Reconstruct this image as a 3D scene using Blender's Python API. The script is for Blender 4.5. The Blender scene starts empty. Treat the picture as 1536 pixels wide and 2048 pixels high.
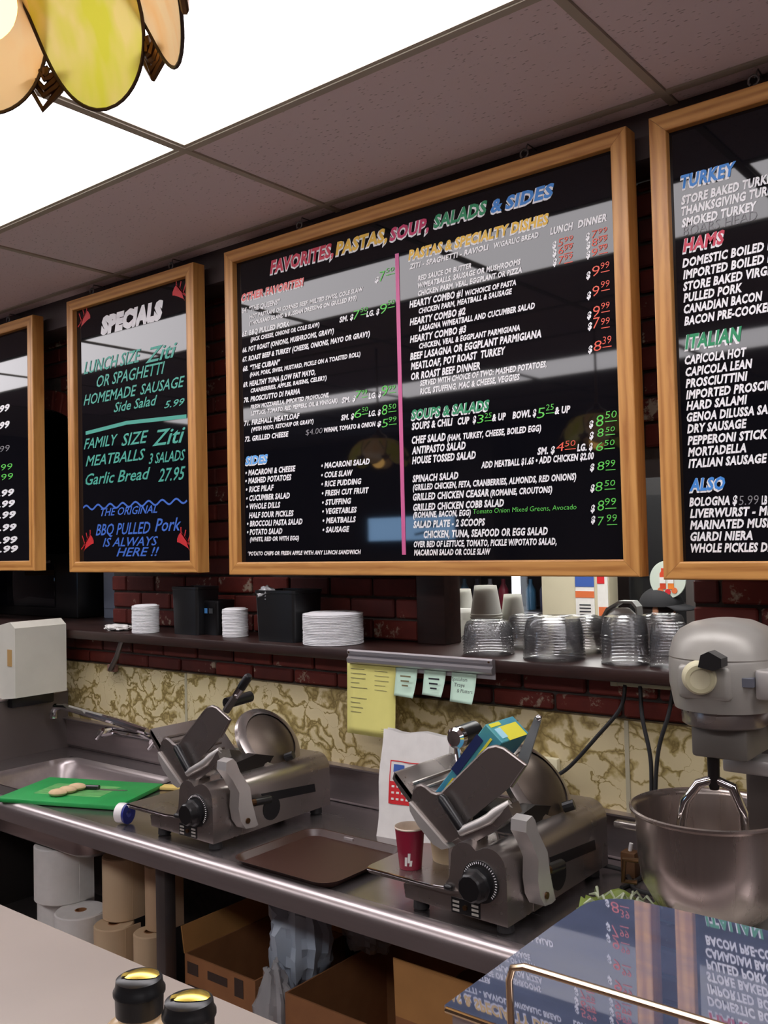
import bpy, bmesh, math, random
from mathutils import Vector, Matrix
random.seed(7)
PI = math.pi
SC = bpy.context.scene
COL = SC.collection

# ------------------------------------------------------------------ camera
def make_camera():
    yaw, pitch, roll = math.radians(38.70), math.radians(1.93), math.radians(-1.31)
    f = Vector((-math.sin(yaw) * math.cos(pitch), math.cos(yaw) * math.cos(pitch), math.sin(pitch)))
    r = f.cross(Vector((0, 0, 1))).normalized()
    u = r.cross(f)
    r2 = math.cos(roll) * r + math.sin(roll) * u
    u2 = -math.sin(roll) * r + math.cos(roll) * u
    cam = bpy.data.cameras.new('camera')
    cam.sensor_fit = 'VERTICAL'
    cam.sensor_height = 36.0
    cam.lens = 1866.0 / 2048.0 * 36.0
    cam.clip_start = 0.02
    o = bpy.data.objects.new('camera', cam)
    COL.objects.link(o)
    m = Matrix((r2, u2, -f)).transposed().to_4x4()
    m.translation = Vector((0, 0, 1.75))
    o.matrix_world = m
    SC.camera = o
make_camera()

# ------------------------------------------------------------------ world, exposure, light levels
w = bpy.data.worlds.new('world')
SC.world = w
w.use_nodes = True
w.node_tree.nodes['Background'].inputs[0].default_value = (0.5, 0.48, 0.5, 1)
w.node_tree.nodes['Background'].inputs[1].default_value = 0.02
SC.view_settings.view_transform = 'Standard'
SC.view_settings.look = 'None'
SC.view_settings.exposure = 0.0
SC.view_settings.gamma = 1.0
SC.view_settings.use_curve_mapping = False
SC.cycles.transparent_max_bounces = 40
SC.cycles.max_bounces = 10
SC.cycles.use_denoising = True
PANEL_LIGHT = 7.2        # ceiling diffusers
BACK_PANEL_LIGHT = 16.0   # diffusers of the room behind the hatch

# ------------------------------------------------------------------ materials
MATS = {}
def rgb(r, g, b):
    def l(c):
        c /= 255.0
        return c / 12.92 if c <= 0.04045 else ((c + 0.055) / 1.055) ** 2.4
    return (l(r), l(g), l(b), 1)

def nodes_of(name):
    m = bpy.data.materials.new(name)
    m.use_nodes = True
    nt = m.node_tree
    return m, nt, nt.nodes['Principled BSDF']

def mat(name, col, rough=0.5, metal=0.0, spec=0.5, noise=0.0, nscale=20.0, bump=0.0, bscale=60.0,
        stretch=(1, 1, 1), coat=0.0, trans=0.0, emit=None, estr=0.0, col2=None, rnoise=0.0):
    if name in MATS:
        return MATS[name]
    m, nt, b = nodes_of(name)
    b.inputs['Base Color'].default_value = col
    b.inputs['Roughness'].default_value = rough
    b.inputs['Metallic'].default_value = metal
    b.inputs['Specular IOR Level'].default_value = spec
    b.inputs['Coat Weight'].default_value = coat
    b.inputs['Transmission Weight'].default_value = trans
    if emit:
        b.inputs['Emission Color'].default_value = emit
        b.inputs['Emission Strength'].default_value = estr
    if noise or bump or rnoise:
        tc = nt.nodes.new('ShaderNodeTexCoord')
        mp = nt.nodes.new('ShaderNodeMapping')
        mp.inputs['Scale'].default_value = stretch
        nt.links.new(tc.outputs['Object'], mp.inputs['Vector'])
        nz = nt.nodes.new('ShaderNodeTexNoise')
        nz.inputs['Scale'].default_value = nscale
        nz.inputs['Detail'].default_value = 5
        nt.links.new(mp.outputs[0], nz.inputs['Vector'])
        if noise:
            mx = nt.nodes.new('ShaderNodeMix')
            mx.data_type = 'RGBA'
            c2 = col2 if col2 else tuple(max(0, c * (1 - noise)) for c in col[:3]) + (1,)
            c1 = col if col2 else tuple(min(1, c * (1 + noise * .6)) for c in col[:3]) + (1,)
            mx.inputs[6].default_value = c1
            mx.inputs[7].default_value = c2
            rm = nt.nodes.new('ShaderNodeMapRange')
            rm.inputs[1].default_value = .3
            rm.inputs[2].default_value = .7
            nt.links.new(nz.outputs[0], rm.inputs[0])
            nt.links.new(rm.outputs[0], mx.inputs[0])
            nt.links.new(mx.outputs[2], b.inputs['Base Color'])
        if rnoise:
            rr = nt.nodes.new('ShaderNodeMapRange')
            rr.inputs[1].default_value = .3
            rr.inputs[2].default_value = .7
            rr.inputs[3].default_value = max(0, rough - rnoise)
            rr.inputs[4].default_value = rough + rnoise
            nt.links.new(nz.outputs[0], rr.inputs[0])
            nt.links.new(rr.outputs[0], b.inputs['Roughness'])
        if bump:
            n2 = nt.nodes.new('ShaderNodeTexNoise')
            n2.inputs['Scale'].default_value = bscale
            n2.inputs['Detail'].default_value = 4
            nt.links.new(mp.outputs[0], n2.inputs['Vector'])
            bp = nt.nodes.new('ShaderNodeBump')
            bp.inputs['Strength'].default_value = bump
            bp.inputs['Distance'].default_value = 0.004
            nt.links.new(n2.outputs[0], bp.inputs['Height'])
            nt.links.new(bp.outputs[0], b.inputs['Normal'])
    MATS[name] = m
    return m

def oak_mat(name, axis):
    m, nt, b = nodes_of(name)
    tc = nt.nodes.new('ShaderNodeTexCoord')
    mp = nt.nodes.new('ShaderNodeMapping')
    mp.inputs['Scale'].default_value = (1.2, 14, 14) if axis == 'x' else (14, 14, 1.2)
    nt.links.new(tc.outputs['Object'], mp.inputs['Vector'])
    nz = nt.nodes.new('ShaderNodeTexNoise')
    nz.inputs['Scale'].default_value = 3.2
    nz.inputs['Detail'].default_value = 6
    nz.inputs['Distortion'].default_value = 1.4
    nt.links.new(mp.outputs[0], nz.inputs['Vector'])
    wv = nt.nodes.new('ShaderNodeTexWave')
    wv.wave_type = 'BANDS'
    wv.bands_direction = 'Z' if axis == 'x' else 'X'
    wv.inputs['Scale'].default_value = 0.8
    wv.inputs['Distortion'].default_value = 6
    wv.inputs['Detail'].default_value = 3
    nt.links.new(mp.outputs[0], wv.inputs['Vector'])
    ad = nt.nodes.new('ShaderNodeMath')
    ad.operation = 'MULTIPLY_ADD'
    ad.inputs[1].default_value = 0.45
    nt.links.new(wv.outputs[1], ad.inputs[0])
    nt.links.new(nz.outputs[0], ad.inputs[2])
    cr = nt.nodes.new('ShaderNodeValToRGB')
    cr.color_ramp.elements[0].position = .3
    cr.color_ramp.elements[0].color = rgb(158, 100, 46)
    cr.color_ramp.elements[1].position = .95
    cr.color_ramp.elements[1].color = rgb(204, 148, 82)
    nt.links.new(ad.outputs[0], cr.inputs[0])
    nt.links.new(cr.outputs[0], b.inputs['Base Color'])
    b.inputs['Roughness'].default_value = .38
    MATS[name] = m
    return m
OAK_X = oak_mat('oak_along', 'x')
OAK_Z = oak_mat('oak_upright', 'z')

def marble_mat():
    m, nt, b = nodes_of('marble_laminate')
    tc = nt.nodes.new('ShaderNodeTexCoord')
    n1 = nt.nodes.new('ShaderNodeTexNoise')
    n1.inputs['Scale'].default_value = 7
    n1.inputs['Detail'].default_value = 5
    nt.links.new(tc.outputs['Object'], n1.inputs['Vector'])
    mx = nt.nodes.new('ShaderNodeMix')
    mx.data_type = 'VECTOR'
    mx.inputs[0].default_value = .22
    nt.links.new(tc.outputs['Object'], mx.inputs[4])
    nt.links.new(n1.outputs['Color'], mx.inputs[5])
    mp = nt.nodes.new('ShaderNodeMapping')
    mp.inputs['Rotation'].default_value = (0, math.radians(32), 0)
    mp.inputs['Scale'].default_value = (.75, 1, 1.5)
    nt.links.new(mx.outputs[1], mp.inputs['Vector'])
    vo = nt.nodes.new('ShaderNodeTexVoronoi')
    vo.feature = 'DISTANCE_TO_EDGE'
    vo.inputs['Scale'].default_value = 15
    nt.links.new(mp.outputs[0], vo.inputs['Vector'])
    n2 = nt.nodes.new('ShaderNodeTexNoise')
    n2.inputs['Scale'].default_value = 11
    n2.inputs['Detail'].default_value = 6
    nt.links.new(mp.outputs[0], n2.inputs['Vector'])
    rm = nt.nodes.new('ShaderNodeMapRange')       # vein width follows the cloudy noise
    rm.inputs[1].default_value = .42
    rm.inputs[2].default_value = .68
    rm.inputs[3].default_value = .01
    rm.inputs[4].default_value = .34
    nt.links.new(n2.outputs[0], rm.inputs[0])
    dv = nt.nodes.new('ShaderNodeMath')
    dv.operation = 'DIVIDE'
    dv.use_clamp = True
    nt.links.new(vo.outputs['Distance'], dv.inputs[0])
    nt.links.new(rm.outputs[0], dv.inputs[1])
    cr = nt.nodes.new('ShaderNodeValToRGB')
    cr.color_ramp.elements[0].position = 0
    cr.color_ramp.elements[0].color = rgb(122, 105, 62)
    cr.color_ramp.elements[1].position = 1
    cr.color_ramp.elements[1].color = rgb(203, 189, 150)
    e = cr.color_ramp.elements.new(.45)
    e.color = rgb(168, 150, 98)
    nt.links.new(dv.outputs[0], cr.inputs[0])
    nt.links.new(cr.outputs[0], b.inputs['Base Color'])
    b.inputs['Roughness'].default_value = .33
    MATS['marble'] = m
    return m
MARBLE = marble_mat()

def brick_mat(name, c1, c2, white):
    m, nt, b = nodes_of(name)
    tc = nt.nodes.new('ShaderNodeTexCoord')
    oi = nt.nodes.new('ShaderNodeObjectInfo')
    ad = nt.nodes.new('ShaderNodeVectorMath')
    ad.operation = 'ADD'
    sc = nt.nodes.new('ShaderNodeVectorMath')
    sc.operation = 'SCALE'
    sc.inputs[3].default_value = 3.0
    nt.links.new(oi.outputs['Location'], sc.inputs[0])
    nt.links.new(tc.outputs['Object'], ad.inputs[0])
    nt.links.new(sc.outputs[0], ad.inputs[1])
    nz = nt.nodes.new('ShaderNodeTexNoise')
    nz.inputs['Scale'].default_value = 18
    nz.inputs['Detail'].default_value = 6
    nt.links.new(ad.outputs[0], nz.inputs['Vector'])
    mx = nt.nodes.new('ShaderNodeMix')
    mx.data_type = 'RGBA'
    mx.inputs[6].default_value = c1
    mx.inputs[7].default_value = c2
    nt.links.new(oi.outputs['Random'], mx.inputs[0])
    m2 = nt.nodes.new('ShaderNodeMix')
    m2.data_type = 'RGBA'
    m2.blend_type = 'MULTIPLY'
    m2.inputs[0].default_value = .6
    nt.links.new(mx.outputs[2], m2.inputs[6])
    nt.links.new(nz.outputs[0], m2.inputs[7])
    n3 = nt.nodes.new('ShaderNodeTexNoise')
    n3.inputs['Scale'].default_value = 9
    n3.inputs['Detail'].default_value = 8
    n3.inputs['Roughness'].default_value = .7
    nt.links.new(ad.outputs[0], n3.inputs['Vector'])
    rm = nt.nodes.new('ShaderNodeMapRange')
    rm.inputs[1].default_value = 1 - white
    rm.inputs[2].default_value = 1 - white + .05
    nt.links.new(n3.outputs[0], rm.inputs[0])
    m3 = nt.nodes.new('ShaderNodeMix')
    m3.data_type = 'RGBA'
    m3.inputs[7].default_value = rgb(176, 158, 138)
    nt.links.new(rm.outputs[0], m3.inputs[0])
    nt.links.new(m2.outputs[2], m3.inputs[6])
    nt.links.new(m3.outputs[2], b.inputs['Base Color'])
    b.inputs['Roughness'].default_value = .75
    bp = nt.nodes.new('ShaderNodeBump')
    bp.inputs['Strength'].default_value = .5
    bp.inputs['Distance'].default_value = .004
    nt.links.new(nz.outputs[0], bp.inputs['Height'])
    nt.links.new(bp.outputs[0], b.inputs['Normal'])
    MATS[name] = m
    return m
BRICK = brick_mat('brick_red', rgb(136, 50, 38), rgb(98, 38, 34), .395)

def tile_mat():
    m, nt, b = nodes_of('ceiling_tile')
    tc = nt.nodes.new('ShaderNodeTexCoord')
    mp = nt.nodes.new('ShaderNodeMapping')
    mp.inputs['Rotation'].default_value = (0, 0, .6)
    mp.inputs['Scale'].default_value = (1, 2.6, 1)
    nt.links.new(tc.outputs['Object'], mp.inputs['Vector'])
    vo = nt.nodes.new('ShaderNodeTexVoronoi')
    vo.inputs['Scale'].default_value = 38
    nt.links.new(mp.outputs[0], vo.inputs['Vector'])
    rm = nt.nodes.new('ShaderNodeMapRange')
    rm.inputs[1].default_value = .12
    rm.inputs[2].default_value = .2
    nt.links.new(vo.outputs['Distance'], rm.inputs[0])
    mx = nt.nodes.new('ShaderNodeMix')
    mx.data_type = 'RGBA'
    mx.inputs[6].default_value = rgb(190, 173, 173)
    mx.inputs[7].default_value = rgb(230, 212, 215)
    nt.links.new(rm.outputs[0], mx.inputs[0])
    nt.links.new(mx.outputs[2], b.inputs['Base Color'])
    b.inputs['Roughness'].default_value = .9
    bp = nt.nodes.new('ShaderNodeBump')
    bp.inputs['Strength'].default_value = .6
    bp.inputs['Distance'].default_value = .003
    nt.links.new(rm.outputs[0], bp.inputs['Height'])
    nt.links.new(bp.outputs[0], b.inputs['Normal'])
    MATS['tile'] = m
    return m
TILE = tile_mat()

def clear_mat(name, tint=(.93, .94, .95), diff=.05, gloss=.55):
    m = bpy.data.materials.new(name)
    m.use_nodes = True
    nt = m.node_tree
    nt.nodes.remove(nt.nodes['Principled BSDF'])
    out = nt.nodes['Material Output']
    tr = nt.nodes.new('ShaderNodeBsdfTransparent')
    tr.inputs[0].default_value = tint + (1,)
    df = nt.nodes.new('ShaderNodeBsdfDiffuse')
    df.inputs[0].default_value = (.75, .76, .78, 1)
    gl = nt.nodes.new('ShaderNodeBsdfGlossy')
    gl.inputs['Roughness'].default_value = .08
    fr = nt.nodes.new('ShaderNodeFresnel')
    fr.inputs[0].default_value = 1.5
    mu = nt.nodes.new('ShaderNodeMath')
    mu.operation = 'MULTIPLY'
    mu.inputs[1].default_value = gloss
    nt.links.new(fr.outputs[0], mu.inputs[0])
    a = nt.nodes.new('ShaderNodeMixShader')
    a.inputs[0].default_value = diff
    nt.links.new(tr.outputs[0], a.inputs[1])
    nt.links.new(df.outputs[0], a.inputs[2])
    c = nt.nodes.new('ShaderNodeMixShader')
    nt.links.new(mu.outputs[0], c.inputs[0])
    nt.links.new(a.outputs[0], c.inputs[1])
    nt.links.new(gl.outputs[0], c.inputs[2])
    nt.links.new(c.outputs[0], out.inputs[0])
    MATS[name] = m
    return m
CLEAR = clear_mat('clear_plastic', (.972, .972, .976), .028, .75)
FILM = clear_mat('thin_plastic_bag', (.80, .82, .86), .42, .9)
PANE = clear_mat('window_glass', (.95, .96, .97), .0, .5)

def emit_mat(name, col, s):
    m = bpy.data.materials.new(name)
    m.use_nodes = True
    nt = m.node_tree
    nt.nodes.remove(nt.nodes['Principled BSDF'])
    e = nt.nodes.new('ShaderNodeEmission')
    e.inputs[0].default_value = col
    e.inputs[1].default_value = s
    nt.links.new(e.outputs[0], nt.nodes['Material Output'].inputs[0])
    MATS[name] = m
    return m
DIFFUSER = emit_mat('light_diffuser', (1, .955, .985, 1), PANEL_LIGHT)
DIFFUSER_BACK = emit_mat('light_diffuser_back', (1, .98, .95, 1), BACK_PANEL_LIGHT)

def paper_cup_mat():
    m = bpy.data.materials.new('foam_cup')
    m.use_nodes = True
    nt = m.node_tree
    nt.nodes.remove(nt.nodes['Principled BSDF'])
    t = nt.nodes.new('ShaderNodeBsdfTranslucent')
    t.inputs[0].default_value = (.9, .9, .86, 1)
    d = nt.nodes.new('ShaderNodeBsdfDiffuse')
    d.inputs[0].default_value = (.88, .87, .83, 1)
    a = nt.nodes.new('ShaderNodeMixShader')
    a.inputs[0].default_value = .45
    nt.links.new(t.outputs[0], a.inputs[1])
    nt.links.new(d.outputs[0], a.inputs[2])
    nt.links.new(a.outputs[0], nt.nodes['Material Output'].inputs[0])
    return m

def petal_mat(name, c1, c2):
    m = bpy.data.materials.new(name)
    m.use_nodes = True
    nt = m.node_tree
    nt.nodes.remove(nt.nodes['Principled BSDF'])
    tc = nt.nodes.new('ShaderNodeTexCoord')
    mp = nt.nodes.new('ShaderNodeMapping')
    mp.inputs['Scale'].default_value = (18, 18, 3)
    nt.links.new(tc.outputs['Object'], mp.inputs['Vector'])
    nz = nt.nodes.new('ShaderNodeTexNoise')
    nz.inputs['Scale'].default_value = 1.6
    nz.inputs['Detail'].default_value = 2
    nt.links.new(mp.outputs[0], nz.inputs['Vector'])
    cr = nt.nodes.new('ShaderNodeValToRGB')
    cr.color_ramp.elements[0].position = .38
    cr.color_ramp.elements[0].color = c1
    cr.color_ramp.elements[1].position = .62
    cr.color_ramp.elements[1].color = c2
    nt.links.new(nz.outputs[0], cr.inputs[0])
    t = nt.nodes.new('ShaderNodeBsdfTranslucent')
    d = nt.nodes.new('ShaderNodeBsdfDiffuse')
    g = nt.nodes.new('ShaderNodeBsdfGlossy')
    g.inputs['Roughness'].default_value = .2
    nt.links.new(cr.outputs[0], t.inputs[0])
    nt.links.new(cr.outputs[0], d.inputs[0])
    a = nt.nodes.new('ShaderNodeMixShader')
    a.inputs[0].default_value = .45
    nt.links.new(t.outputs[0], a.inputs[1])
    nt.links.new(d.outputs[0], a.inputs[2])
    c = nt.nodes.new('ShaderNodeMixShader')
    c.inputs[0].default_value = .05
    nt.links.new(a.outputs[0], c.inputs[1])
    nt.links.new(g.outputs[0], c.inputs[2])
    nt.links.new(c.outputs[0], nt.nodes['Material Output'].inputs[0])
    MATS[name] = m
    return m
PETAL_G = petal_mat('petal_green', rgb(232, 234, 84), rgb(250, 236, 150))
PETAL_P = petal_mat('petal_peach', rgb(255, 208, 146), rgb(255, 226, 178))

def case_top_mat():
    """scratched polished sheet: sharp mirror mixed with a scattered blue-grey sheen and wiped smears"""
    m = bpy.data.materials.new('polished_case_top')
    m.use_nodes = True
    nt = m.node_tree
    nt.nodes.remove(nt.nodes['Principled BSDF'])
    tc = nt.nodes.new('ShaderNodeTexCoord')
    mp = nt.nodes.new('ShaderNodeMapping')
    mp.inputs['Scale'].default_value = (14, 34, 1)
    mp.inputs['Rotation'].default_value = (0, 0, .5)
    nt.links.new(tc.outputs['Object'], mp.inputs['Vector'])
    nz = nt.nodes.new('ShaderNodeTexNoise')
    nz.inputs['Scale'].default_value = 1.5
    nz.inputs['Detail'].default_value = 6
    nz.inputs['Distortion'].default_value = .8
    nt.links.new(mp.outputs[0], nz.inputs['Vector'])
    rm = nt.nodes.new('ShaderNodeMapRange')
    rm.inputs[1].default_value = .3
    rm.inputs[2].default_value = .7
    rm.inputs[3].default_value = .40
    rm.inputs[4].default_value = .62
    nt.links.new(nz.outputs[0], rm.inputs[0])
    g1 = nt.nodes.new('ShaderNodeBsdfGlossy')
    g1.inputs[0].default_value = (.85, .85, .9, 1)
    g1.inputs['Roughness'].default_value = .015
    d = nt.nodes.new('ShaderNodeBsdfDiffuse')
    d.inputs[0].default_value = rgb(88, 98, 124)
    c = nt.nodes.new('ShaderNodeMixShader')
    nt.links.new(rm.outputs[0], c.inputs[0])
    nt.links.new(g1.outputs[0], c.inputs[1])
    nt.links.new(d.outputs[0], c.inputs[2])
    nt.links.new(c.outputs[0], nt.nodes['Material Output'].inputs[0])
    return m
CASE_TOP = case_top_mat()

STEEL = mat('brushed_steel', rgb(176, 166, 166), .33, .88, noise=.07, nscale=6, stretch=(1, 8, 8), rnoise=.05)
STEEL_SM = mat('slicer_steel', rgb(166, 158, 154), .28, .9, noise=.06, nscale=5, rnoise=.05)
ALU = mat('cast_aluminium', rgb(196, 192, 188), .38, .6, noise=.1, nscale=8)
CHROME = mat('chrome', rgb(225, 225, 228), .06, 1.0)
BOWL_STEEL = mat('bowl_steel', rgb(184, 172, 165), .27, .92, noise=.16, nscale=3, stretch=(6, 6, .6), rnoise=.06)
MIXER_PAINT = mat('grey_enamel', rgb(162, 159, 152), .42, .3, noise=.16, nscale=7)
BLACK_ACR = mat('black_acrylic', (.004, .004, .006, 1), .035, 0, .5)
BLACK_PL = mat('black_plastic', (.008, .008, .009, 1), .32)
BLACK_RUB = mat('black_rubber', (.012, .012, .013, 1), .55)
DARK_WOOD = mat('dark_stained_wood', rgb(46, 26, 22), .4, noise=.35, nscale=6, stretch=(1, 8, 8))
MORTAR = mat('mortar', rgb(74, 66, 62), .9, noise=.3, nscale=30)
WHITE_PL = mat('white_plastic', rgb(224, 222, 222), .35)
WHITE_PAPER = mat('white_paper', rgb(226, 224, 220), .8, noise=.05, nscale=30)
CREAM_PL = mat('cream_plastic', rgb(206, 200, 168), .5)
LAMINATE = mat('counter_laminate', rgb(160, 149, 140), .42, noise=.08, nscale=4)
CARD = mat('cardboard', rgb(146, 98, 60), .8, noise=.12, nscale=14)
CARD_IN = mat('cardboard_tan', rgb(180, 130, 74), .8, noise=.1, nscale=10)
TRAY = mat('brown_tray', rgb(60, 38, 32), .35, noise=.1, nscale=40)
GREEN_PL = mat('green_polyethylene', rgb(34, 150, 74), .45, noise=.12, nscale=8)
MAROON = mat('maroon_paper', rgb(134, 24, 50), .4, noise=.15, nscale=14)
BLUE_PR = mat('blue_print', rgb(60, 92, 168), .6)
RED_PR = mat('red_print', rgb(206, 36, 44), .6)
YELLOW_PAPER = mat('yellow_paper', rgb(228, 222, 132), .8, noise=.05, nscale=9)
MINT_PAPER = mat('mint_paper', rgb(196, 226, 206), .8)
INK = mat('ink', rgb(40, 40, 48), .7)
INK_SOFT = mat('pencil_ink', rgb(120, 116, 84), .8)
BRASS = mat('dark_brass', rgb(98, 72, 48), .35, .9)
GOLD = mat('gold_foil', rgb(226, 196, 90), .22, .9)
BLACKENED = mat('blackened_came', rgb(50, 34, 28), .5, .4)
DARK_WALL = mat('dark_panel_wall', rgb(92, 78, 76), .6, noise=.2, nscale=4)
FLOOR_M = mat('floor_tile', rgb(150, 132, 126), .5, noise=.25, nscale=3)
GREY_METAL = mat('grey_metal', rgb(110, 104, 102), .4, .8)
BEIGE_PAPER = mat('beige_paper', rgb(206, 186, 150), .7, noise=.06, nscale=18)
SKIN = mat('skin', rgb(188, 134, 104), .5)
CLOTH_W = mat('white_cloth', rgb(208, 208, 206), .9)
CLOTH_B = mat('black_cloth', (.012, .012, .014, 1), .85)

# ------------------------------------------------------------------ mesh builder
class MB:
    def __init__(s):
        s.v = []
        s.f = []
    def add(s, vs, fs):
        o = len(s.v)
        s.v += [tuple(p) for p in vs]
        s.f += [tuple(i + o for i in q) for q in fs]
        return s
    def box(s, x0, x1, y0, y1, z0, z1):
        return s.add([(x0, y0, z0), (x1, y0, z0), (x1, y1, z0), (x0, y1, z0), (x0, y0, z1), (x1, y0, z1), (x1, y1, z1), (x0, y1, z1)],
                     [(0, 3, 2, 1), (4, 5, 6, 7), (0, 1, 5, 4), (1, 2, 6, 5), (2, 3, 7, 6), (3, 0, 4, 7)])
    def bbox(s, x0, x1, y0, y1, z0, z1, r=.004, seg=2):
        bm = bmesh.new()
        bmesh.ops.create_cube(bm, size=1)
        for v in bm.verts:
            v.co = Vector((x0 + (v.co.x + .5) * (x1 - x0), y0 + (v.co.y + .5) * (y1 - y0), z0 + (v.co.z + .5) * (z1 - z0)))
        bmesh.ops.bevel(bm, geom=bm.edges[:], offset=r, segments=seg, affect='EDGES', profile=.5)
        return s.bm(bm)
    def bm(s, bm):
        bm.verts.index_update()
        s.add([v.co[:] for v in bm.verts], [[v.index for v in f.verts] for f in bm.faces])
        bm.free()
        return s
    def prism(s, poly, axis, a, b):
        """polygon in the two other axes (order xyz kept), extruded along axis from a to b"""
        n = len(poly)
        def P(p, t):
            if axis == 'y': return (p[0], t, p[1])
            if axis == 'x': return (t, p[0], p[1])
            return (p[0], p[1], t)
        vs = [P(p, a) for p in poly] + [P(p, b) for p in poly]
        fs = [tuple(range(n)), tuple(range(2 * n - 1, n - 1, -1))]
        fs += [(i, i + n, (i + 1) % n + n, (i + 1) % n) for i in range(n)]
        return s.add(vs, fs)
    def lathe(s, prof, seg=32, c=(0, 0, 0), ripple=0, amp=0.0, close=False):
        vs = []
        for (r, z) in prof:
            for k in range(seg):
                a = 2 * PI * k / seg
                rr = r * (1 + (amp * math.cos(ripple * a) if ripple else 0))
                vs.append((c[0] + rr * math.cos(a), c[1] + rr * math.sin(a), c[2] + z))
        fs = []
        for i in range(len(prof) - 1):
            for k in range(seg):
                k2 = (k + 1) % seg
                fs.append((i * seg + k, i * seg + k2, (i + 1) * seg + k2, (i + 1) * seg + k))
        if prof[0][0] > 1e-6 and close: fs.append(tuple(range(seg - 1, -1, -1)))
        if prof[-1][0] > 1e-6 and close: fs.append(tuple((len(prof) - 1) * seg + k for k in range(seg)))
        return s.add(vs, fs)
    def tube(s, pts, r, seg=10, cap=True):
        pts = [Vector(p) for p in pts]
        rs = r if isinstance(r, (list, tuple)) else [r] * len(pts)
        vs, fs = [], []
        up = Vector((0, 0, 1))
        prev = None
        for i, p in enumerate(pts):
            d = (pts[min(i + 1, len(pts) - 1)] - pts[max(i - 1, 0)]).normalized()
            if prev is None:
                a = d.cross(up if abs(d.z) < .9 else Vector((1, 0, 0))).normalized()
            else:
                a = (prev - d * prev.dot(d)).normalized()
            prev = a
            b = d.cross(a)
            for k in range(seg):
                t = 2 * PI * k / seg
                vs.append(p + a * rs[i] * math.cos(t) + b * rs[i] * math.sin(t))
        for i in range(len(pts) - 1):
            for k in range(seg):
                k2 = (k + 1) % seg
                fs.append((i * seg + k, i * seg + k2, (i + 1) * seg + k2, (i + 1) * seg + k))
        if cap:
            fs.append(tuple(range(seg - 1, -1, -1)))
            fs.append(tuple((len(pts) - 1) * seg + k for k in range(seg)))
        return s.add(vs, fs)
    def grid(s, fn, nu, nv):
        vs = [fn(i / nu, j / nv) for j in range(nv + 1) for i in range(nu + 1)]
        fs = [(j * (nu + 1) + i, j * (nu + 1) + i + 1, (j + 1) * (nu + 1) + i + 1, (j + 1) * (nu + 1) + i) for j in range(nv) for i in range(nu)]
        return s.add(vs, fs)
    def sphere(s, c, r, seg=20, rings=12):
        rr = r if isinstance(r, (tuple, list)) else (r, r, r)
        vs, fs = [], []
        for i in range(rings + 1):
            t = PI * i / rings
            for k in range(seg):
                a = 2 * PI * k / seg
                vs.append((c[0] + rr[0] * math.sin(t) * math.cos(a), c[1] + rr[1] * math.sin(t) * math.sin(a), c[2] - rr[2] * math.cos(t)))
        for i in range(rings):
            for k in range(seg):
                k2 = (k + 1) % seg
                fs.append((i * seg + k, i * seg + k2, (i + 1) * seg + k2, (i + 1) * seg + k))
        return s.add(vs, fs)
    def xf(s, m):
        s.v = [tuple(m @ Vector(p)) for p in s.v]
        return s
    def mesh(s, name, smooth=35):
        me = bpy.data.meshes.new(name)
        me.from_pydata(s.v, [], s.f)
        bm = bmesh.new()
        bm.from_mesh(me)
        bmesh.ops.remove_doubles(bm, verts=bm.verts[:], dist=1e-6)
        bmesh.ops.recalc_face_normals(bm, faces=bm.faces[:])
        bm.to_mesh(me)
        bm.free()
        if smooth:
            me.shade_smooth()
            me.set_sharp_from_angle(angle=math.radians(smooth))
        return me
    def build(s, name, m, parent=None, smooth=35, loc=None):
        me = s.mesh(name, smooth)
        me.materials.append(m)
        return place(name, me, parent, loc)

def place(name, me, parent=None, loc=None, rot=None):
    o = bpy.data.objects.new(name, me)
    COL.objects.link(o)
    if parent is not None: o.parent = parent
    if loc is not None: o.location = loc
    if rot is not None: o.rotation_euler = rot
    return o

def tag(o, label=None, cat=None, group=None, kind=None):
    if label: o['label'] = label
    if cat: o['category'] = cat
    if group: o['group'] = group
    if kind: o['kind'] = kind
    return o

def thing(name, label, cat, loc=(0, 0, 0), rz=0.0, group=None):
    o = bpy.data.objects.new(name, None)
    COL.objects.link(o)
    o.location = loc
    o.rotation_euler = (0, 0, rz)
    o.empty_display_size = .05
    return tag(o, label, cat, group)

def struct(o):
    o['kind'] = 'structure'
    return o

def copy_tree(o, parent=None):
    c = o.copy()
    COL.objects.link(c)
    c.parent = parent
    for ch in [k for k in KIDS(o)]:
        copy_tree(ch, c)
    return c
def KIDS(o):
    return [k for k in bpy.data.objects if k.parent == o]

def arc(cx, cy, r, a0, a1, n):
    return [(cx + r * math.cos(math.radians(a0 + (a1 - a0) * i / n)), cy + r * math.sin(math.radians(a0 + (a1 - a0) * i / n))) for i in range(n + 1)]
def rrect(x0, x1, y0, y1, r, n=5):
    return arc(x1 - r, y1 - r, r, 0, 90, n) + arc(x0 + r, y1 - r, r, 90, 180, n) + arc(x0 + r, y0 + r, r, 180, 270, n) + arc(x1 - r, y0 + r, r, 270, 360, n)

# ================================================================== the setting
ZC = 2.933
struct(MB().box(-9, 4, -3.4, 7, -.05, 0).build('floor', FLOOR_M, smooth=0))
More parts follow.
